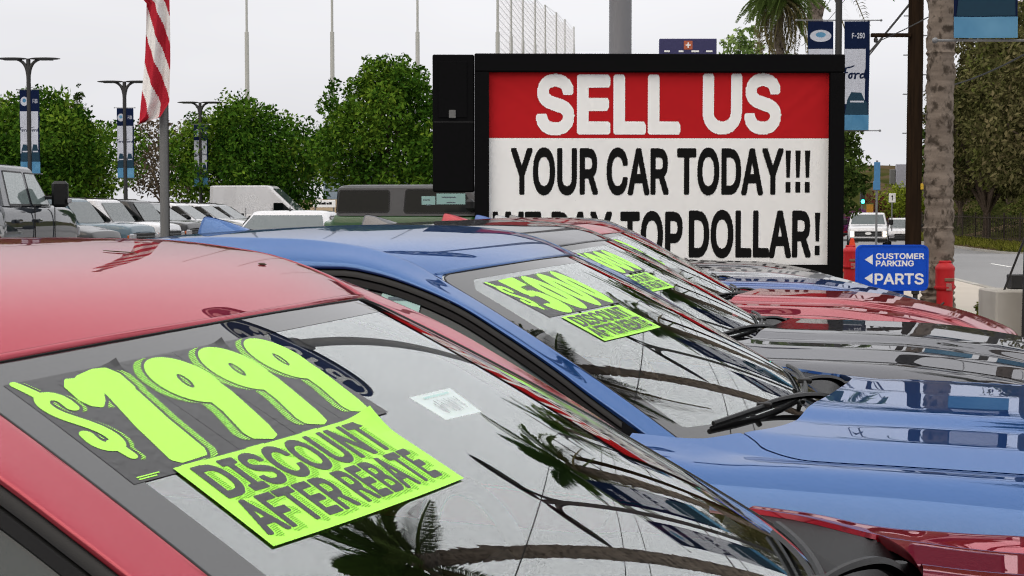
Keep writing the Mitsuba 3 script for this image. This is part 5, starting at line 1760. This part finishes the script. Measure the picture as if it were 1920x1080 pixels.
for i in range(7):
    (qa, Da), (qb, Db) = tops[i], tops[i + 1]
    put(net, 'panel', net_panel((qa[0], Da, 0), (qb[0], Db, 0), qa[2], qb[2]), 'netting', False)
qe = px(1090, 110, tops[-1][1] + 30)
put(net, 'panel', net_panel((tops[-1][0][0], tops[-1][1], 0), (qe[0], tops[-1][1] + 30, 0), tops[-1][0][2], 14.0), 'netting', False)
for z, lab in ((px(0, 250, ND)[2], 'thin cable between the driving range poles'),):
    one('net_cable', tube(span((px(255, 246, ND)[0], ND, z), (px(800, 252, ND)[0], ND, z), 0.2), 0.05, 4), 'netting', lab, 'cable')

# ---------------------------------------------------------------- buildings, far signs
BD2 = 130
a, b = px(606, 322, BD2), px(668, 400, BD2)
t = thing('low_building', 'blue grey building corner between the two green trees', 'building')
put(t, 'wall', bx(a[0] + 4, BD2 + 4, a[2] / 2, 8, 8, a[2], 0), 'wall_blue_grey', False)
put(t, 'parapet', bx(a[0] + 4, BD2 + 4, a[2] + 0.12, 8.3, 8.3, 0.24, 0.03), 'grey_plastic', False)
put(t, 'wing', bx(a[0] - 0.5, BD2 - 1.2, 1.15, 5.0, 2.0, 2.3, 0), 'wall_tan', False)
for k in range(4):
    put(t, 'joint', bx(a[0] + 4, BD2 - 0.01, 1.2 + 0.9 * k, 8.0, 0.03, 0.05), 'grey_plastic', False)
t = thing('shop_sign', 'white sign board left of the green boxy car', 'sign')
c = px(608, 382, 118)
put(t, 'board', bx(c[0], 118, c[2], 1.7, 0.15, 0.55, 0.02), 'white_panel', False)
put(t, 'post', bx(c[0] - 0.7, 118.1, c[2] / 2 - 0.14, 0.1, 0.1, c[2] - 0.28), 'grey_plastic', False)
put(t, 'post', bx(c[0] + 0.7, 118.1, c[2] / 2 - 0.14, 0.1, 0.1, c[2] - 0.28), 'grey_plastic', False)
put(t, 'lettering', stand(prism(unary_union([sbox(-0.62 + 0.2 * k, -0.06, -0.48 + 0.2 * k + 0.03 * (k % 3), 0.08 + 0.04 * (k % 2)) for k in range(6)]), 0.02), c[0], 117.92, c[2]), 'letter_black', False)
D5 = 62
a, b = px(1236, 73, D5), px(1343, 110, D5)
t = thing('violet_sign', 'dark violet sign with an orange square above the big sign', 'sign')
put(t, 'board', bx((a[0] + b[0]) / 2, D5, a[2] - 0.55, b[0] - a[0], 0.25, 1.1, 0.02), 'sign_violet', False)
put(t, 'square', bx((a[0] + b[0]) / 2, D5 - 0.135, a[2] - 0.26, 0.34, 0.03, 0.34), 'sign_orange', False)
for dx, dz, w, h in ((0, 0.0, 0.20, 0.05), (0, 0.0, 0.05, 0.22)):
    put(t, 'emblem_bar', bx((a[0] + b[0]) / 2 + dx, D5 - 0.155 - 0.004 * (w > h), a[2] - 0.26 + dz, w, 0.02, h), 'white_print', False)
for k, w in enumerate((0.22, 0.18, 0.30, 0.25)):
    put(t, 'lettering', bx(a[0] + 0.30 + 0.56 * k, D5 - 0.135, a[2] - 0.50, w, 0.02, 0.07), 'white_print', False)
put(t, 'post', bx((a[0] + b[0]) / 2, D5 + 0.3, a[2] / 2 - 0.5, 0.3, 0.3, a[2] - 1.0), 'pole_grey', False)
# things down the street
D6 = 48
c = px(1643, 330, D6)
t = thing('blue_pole_banner', 'narrow sky blue banner on a thin grey pole', 'banner')
put(t, 'pole', tube([(c[0] + 0.02, D6, 0.06), (c[0] + 0.02, D6, c[2] + 0.48)], 0.035, 8), 'galvanised')
put(t, 'cloth', bx(c[0] + 0.01, D6 - 0.06, c[2] + 0.12, 0.19, 0.03, 0.62, 0.008), 'banner_sky', False)
put(t, 'lower_plate', bx(c[0], D6 - 0.065, c[2] - 0.30, 0.22, 0.035, 0.27, 0.008), 'banner_sky', False)
D7 = 112
c = px(1617, 378, D7)
t = thing('traffic_signal', 'traffic signal showing green far down the street', 'traffic light')
put(t, 'housing', bx(c[0], D7, c[2] + 0.35, 0.34, 0.25, 1.05, 0.03), 'pole_black', False)
gl = put(t, 'green_lamp', lathe([(0, 0.03), (0.13, 0.0)], 16, (0, 0, 0), 'y').apply_translation((c[0], D7 - 0.17, c[2])), 'green_lit', False)
scene[gl]['emitter'] = {'type': 'area', 'radiance': rgb(0.05, 2.4, 1.6)}
put(t, 'pole', lathe([(0.08, 0), (0.07, c[2] - 0.2)], 10, (c[0], D7 + 0.05, 0)), 'pole_grey')
c = px(1631, 392, 104)
t = thing('yellow_sign', 'square yellow warning sign beside the traffic signal', 'sign')
put(t, 'plate', bx(c[0], 104, c[2], 0.46, 0.04, 0.62, 0.01), 'sign_yellow', False)
put(t, 'post', bx(c[0], 104.05, c[2] / 2, 0.07, 0.07, c[2]), 'galvanised', False)
c = px(1673, 371, 92)
t = thing('road_sign', 'small white road sign with a black arrow', 'sign')
put(t, 'plate', bx(c[0], 92, c[2], 0.40, 0.03, 0.54, 0.01), 'white_panel', False)
put(t, 'arrow', stand(prism(unary_union([sbox(-0.02, -0.16, 0.02, 0.08), Polygon([(-0.07, 0.06), (0.07, 0.06), (0, 0.18)])]), 0.01), c[0], 91.98, c[2]), 'letter_black', False)
put(t, 'post', bx(c[0], 92.05, c[2] / 2, 0.06, 0.06, c[2]), 'galvanised', False)
c = px(1692, 330, 150)
t = thing('far_billboard', 'pale grey billboard far off left of the utility pole', 'billboard')
put(t, 'panel', bx(c[0], 150, c[2], 1.3, 0.4, 2.3, 0.05), 'wall_pale', False)
put(t, 'side_panel', bx(c[0] - 0.95, 150.1, c[2] - 0.1, 0.5, 0.3, 1.5, 0.04), 'pole_grey', False)
put(t, 'post', bx(c[0] - 0.1, 150.3, c[2] / 2 - 0.4, 0.35, 0.3, c[2] - 1.0), 'pole_grey', False)
gloss('wall_pale', (0.50, 0.50, 0.56), 0.4)
gloss('green_lit', (0.05, 0.6, 0.4), 0.3)
for k, x in enumerate((1659, 1668)):
    c = px(x, 312 - 4 * k, 300)
    t = thing('lattice_mast', ('left one of two thin masts on the far skyline', 'right one of two thin masts on the far skyline')[k], 'mast')
    put(t, 'mast', lathe([(0.22, 0), (0.12, c[2])], 6, (c[0], 300, 0)), 'pole_grey')
    for z in (0.75, 0.88):
        put(t, 'arm', bx(c[0], 300, c[2] * z, 1.6, 0.12, 0.12), 'pole_grey', False)

# ---------------------------------------------------------------- vehicles
Fx, Fy = math.cos(0.16), -math.sin(0.16)
GS = 'row of cars parked nose out beyond the flagpole'
suv = dict(L=4.6, W=1.86, H=1.69, belt=1.06, cowl=1.06, hood=0.96, cowl_x=1.05, head_x=0.12, roof_r=0.22, roof_x=-2.0, rear_x=-2.22, wheel_r=0.35, axles=(1.40, -1.36), tail=1.06, taper=0.17, rails=True, glass='clear_dark_glass',
           windows=((-0.02, 0.88, 1.10, 1.55, 0.10, -0.62), (-1.05, -0.10, 1.10, 1.56, 0.02, 0.08), (-1.95, -1.13, 1.12, 1.54, 0.22, 0.03)))
boxy = dict(suv, H=1.74, hood=1.04, cowl_x=0.90, head_x=0.42, grille_w=0.80, taper=0.12)
for i, (x, D, paint, sp, lab) in enumerate(((213, 36, 'charcoal_paint', suv, 'charcoal car with an amber indicator, nearest of the parked row'), (279, 40.2, 'steel_blue_paint', boxy, 'steel blue boxy car second in the parked row'), (330, 44.4, 'white_paint', boxy, 'white boxy car third in the parked row left of the flagpole'),
                                         (378, 48.6, 'charcoal_paint', boxy, 'dark car with black grille just right of the flagpole'), (412, 52.8, 'charcoal_paint', suv, 'dark car fifth in the parked row, its windscreen right of the flagpole'), (452, 57, 'white_paint', suv, 'white car sixth in the parked row'),
                                         (486, 61.2, 'white_paint', suv, 'white car seventh in the parked row'), (513, 65.4, 'silver_paint', suv, 'silver car eighth and farthest in the parked row'))):
    q = px(x, 400, D)
    nose = sp['L'] / 2
    vehicle('parked_car', lab, GS, yaw_matrix(q[0] - Fx * nose - 0.3 * math.sin(0.4), D - Fy * nose, Fx, Fy), paint, **sp, lamps='wide')
# the slate pickup at the left edge, facing away
vehicle('pickup_truck', 'slate grey pickup at the left edge with a big black towing mirror', None, yaw_matrix(-7.33, 20.55, -0.077, 0.997), 'slate_paint', L=6.1, W=2.02, H=2.02, belt=1.50, cowl=1.50, hood=1.42, cowl_x=1.10, head_x=0.45, roof_x=-1.55, rear_x=-1.75, wheel_r=0.42, axles=(1.95, -1.9),
        tail=1.45, bed=1.45, clearance=0.5, taper=0.16, mirror=0.36, glass='clear_dark_glass', side_glass='pale_glass', windows=((-0.15, 0.88, 1.50, 1.90, 0.04, -0.46), (-1.35, -0.28, 1.50, 1.90, 0.10, 0.02)), arch_flare=True)
tk = 'pickup_truck'
AT_TK = yaw_matrix(-7.33, 20.55, -0.077, 0.997)
for x in (-0.22, 0.98):
    put(tk, 'door_seam', bx(x, -1.03, 1.05, 0.012, 0.012, 0.86), 'rubber', False, AT_TK)
for x in (-0.05, -1.15):
    put(tk, 'door_handle', bx(x, -1.045, 1.28, 0.20, 0.05, 0.05, 0.012), 'slate_paint', False, AT_TK)
put(tk, 'mirror_lamp', bx(0.66, -1.30, 1.55, 0.06, 0.05, 0.07, 0.01), 'lamp_lens', False, AT_TK)
# white high roofed van
q = px(496, 400, 82)
vehicle('delivery_van', 'white high roofed van behind the parked row', None, yaw_matrix(q[0], 82, 0.995, -0.10), 'white_paint', L=5.9, W=2.05, H=2.72, belt=1.25, cowl=1.25, hood=1.05, cowl_x=2.15, head_x=0.55, roof_x=-2.8, rear_x=-2.9, wheel_r=0.36, axles=(1.95, -1.75), tail=1.25, taper=0.14, box=True,
        windows=((0.75, 1.72, 1.34, 1.78, 0.0, -0.52),), rear_glass=False, roof_r=0.25)
for x in (-2.3, -0.75, 0.68, 1.80):
    put('delivery_van', 'door_seam', bx(x, -1.032, 0.85 if x > 1 else 1.0, 0.02, 0.014, 0.75 if x > 1 else 1.1), 'grey_plastic', False, yaw_matrix(q[0], 82, 0.995, -0.10))
put('delivery_van', 'rub_strip', bx(-0.4, -1.05, 0.78, 4.0, 0.03, 0.10, 0.01), 'black_trim', False, yaw_matrix(q[0], 82, 0.995, -0.10))
# green boxy two-door with a grey roof
a = px(636, 400, 25.5)
gx, gy = 0.985, -0.17
vehicle('offroad_car', 'dark green boxy car with a grey hardtop beside the big sign', None, yaw_matrix(a[0] + gx * 2.18, 25.5 + gy * 2.2, gx, gy), 'green_paint', L=4.38, W=1.88, H=1.83, belt=1.36, cowl=1.34, hood=1.26, cowl_x=0.62, head_x=0.20, roof_x=-2.02, rear_x=-2.10, wheel_r=0.40, axles=(1.30, -1.28), tail=1.25, clearance=0.40, taper=0.10,
        roof_mat='moulded_grey', pillar='moulded_grey', windows=((-0.85, 0.28, 1.39, 1.73, 0.02, -0.22), (-1.95, -1.12, 1.40, 1.72, 0.03, 0.0)), box=True)
AT_G = yaw_matrix(a[0] + gx * 2.18, 25.5 + gy * 2.2, gx, gy)
for (x0, x1, z0, z1), lab in (((-0.58, -0.36, 1.44, 1.64), 'small pale paper, left one in the green boxy car window'), ((-0.34, 0.12, 1.41, 1.68), 'large pale price paper in the green boxy car window')):
    yy = -(0.912 - 0.10 * ((z0 + z1) / 2 - 1.33) / 0.44 + 0.022)
    t = thing('window_paper', lab, 'paper')
    put(t, 'paper', bx((x0 + x1) / 2, yy, (z0 + z1) / 2, x1 - x0, 0.006, z1 - z0), 'paper_teal', False, AT_G)
    for k in range(3):
        put(t, 'print', bx((x0 + x1) / 2 + 0.03 * (k - 1), yy - 0.005, z1 - 0.06 - 0.08 * k, (x1 - x0) * (0.5, 0.3, 0.4)[k], 0.004, 0.018), 'print_grey', False, AT_G)
# pale saloon seen from behind
q = px(533, 400, 26.5)
vehicle('white_saloon', 'white saloon seen from behind with a small roof aerial', None, yaw_matrix(q[0], 28.4, 0.06, 1.0), 'white_paint', roof_r=0.38, L=4.6, W=1.84, H=1.42, belt=0.98, cowl=0.98, hood=0.86, cowl_x=0.95, head_x=0.15, roof_x=-0.95, rear_x=-1.75, wheel_r=0.33, axles=(1.38, -1.35), tail=1.0, taper=0.22,
        glass='clear_dark_glass', windows=((-0.1, 0.7, 1.0, 1.30, 0.10, -0.55), (-1.2, -0.2, 1.0, 1.30, 0.30, 0.06)))
put('white_saloon', 'aerial', affinity_mesh(trimesh.creation.cone(0.03, 0.09, sections=10), (1.6, 0.7, 1), (-0.85, 0, 1.41)), 'pole_black', 30, yaw_matrix(q[0], 28.4, 0.06, 1.0))
# white pickup coming up the street with its lamps on, red car ahead of it, another white one behind
q = px(1651, 430, 78)
vehicle('pickup_on_street', 'white pickup driving towards the camera with its headlamps on', None, yaw_matrix(q[0], 80.8, -0.22, -1.0, -0.66), 'white_paint', L=5.6, W=2.02, H=1.95, belt=1.32, cowl=1.30, hood=1.22, cowl_x=0.95, head_x=0.30, roof_x=-1.45, rear_x=-1.6, wheel_r=0.40, axles=(1.75, -1.75), tail=1.30, bed=1.30,
        clearance=0.42, taper=0.16, mirror=0.30, glass='clear_dark_glass', grille_w=0.66, emblem=True, lit=True, windows=((-0.1, 0.82, 1.34, 1.76, 0.04, -0.45), (-1.3, -0.2, 1.34, 1.76, 0.06, 0.02)))
q = px(1592, 412, 112)
vehicle('parked_car', 'red car with glowing tail lamps far down the street', None, yaw_matrix(q[0], 112, 0.13, 1.0, -0.74), 'car_red', **suv)
q = px(1708, 425, 92)
vehicle('parked_car', 'white car on the street half hidden behind the utility pole', None, yaw_matrix(q[0], 94, -0.2, -1.0, -0.74), 'white_paint', **suv)

# ---------------------------------------------------------------- small litter on the near cars
rs = np.random.default_rng(9)
for i, (x, s, yaw, ln, lab) in enumerate(((-0.30, 0.25, 0.4, 0.055, 'thin dry twig lying on the red roof near its far edge'), (-0.12, 0.62, 1.1, 0.022, 'curled brown leaf scrap at the far front corner of the red roof'), (-0.62, 0.30, 0.1, 0.030, 'tiny dry stalk on the red roof towards the back'), (-0.45, -0.25, 0.8, 0.016, 'dark leaf crumb in the middle of the red roof'))):
    c = roof_pt(np.array(x), np.array(s)) + np.array([0, 0, 0.0016])
    d = np.array([math.cos(yaw), math.sin(yaw), 0]) * ln
    tang = lambda q: roof_pt(np.array(c[0] + q[0]), np.array(s + q[1] / 0.53)) + np.array([0, 0, 0.0016])
    pts = [tang(d * k + np.array([0, 0.003 * math.sin(k * 9), 0])) for k in (-0.5, -0.2, 0.1, 0.35, 0.5)]
    one('dry_twig' if i != 1 else 'dry_leaf', tube(np.array(pts), [0.0005, 0.0009 if i != 1 else 0.0016, 0.0010 if i != 1 else 0.002, 0.0008, 0.0004], 6), 'bark', lab, 'twig' if i != 1 else 'leaf', at=AT[1])
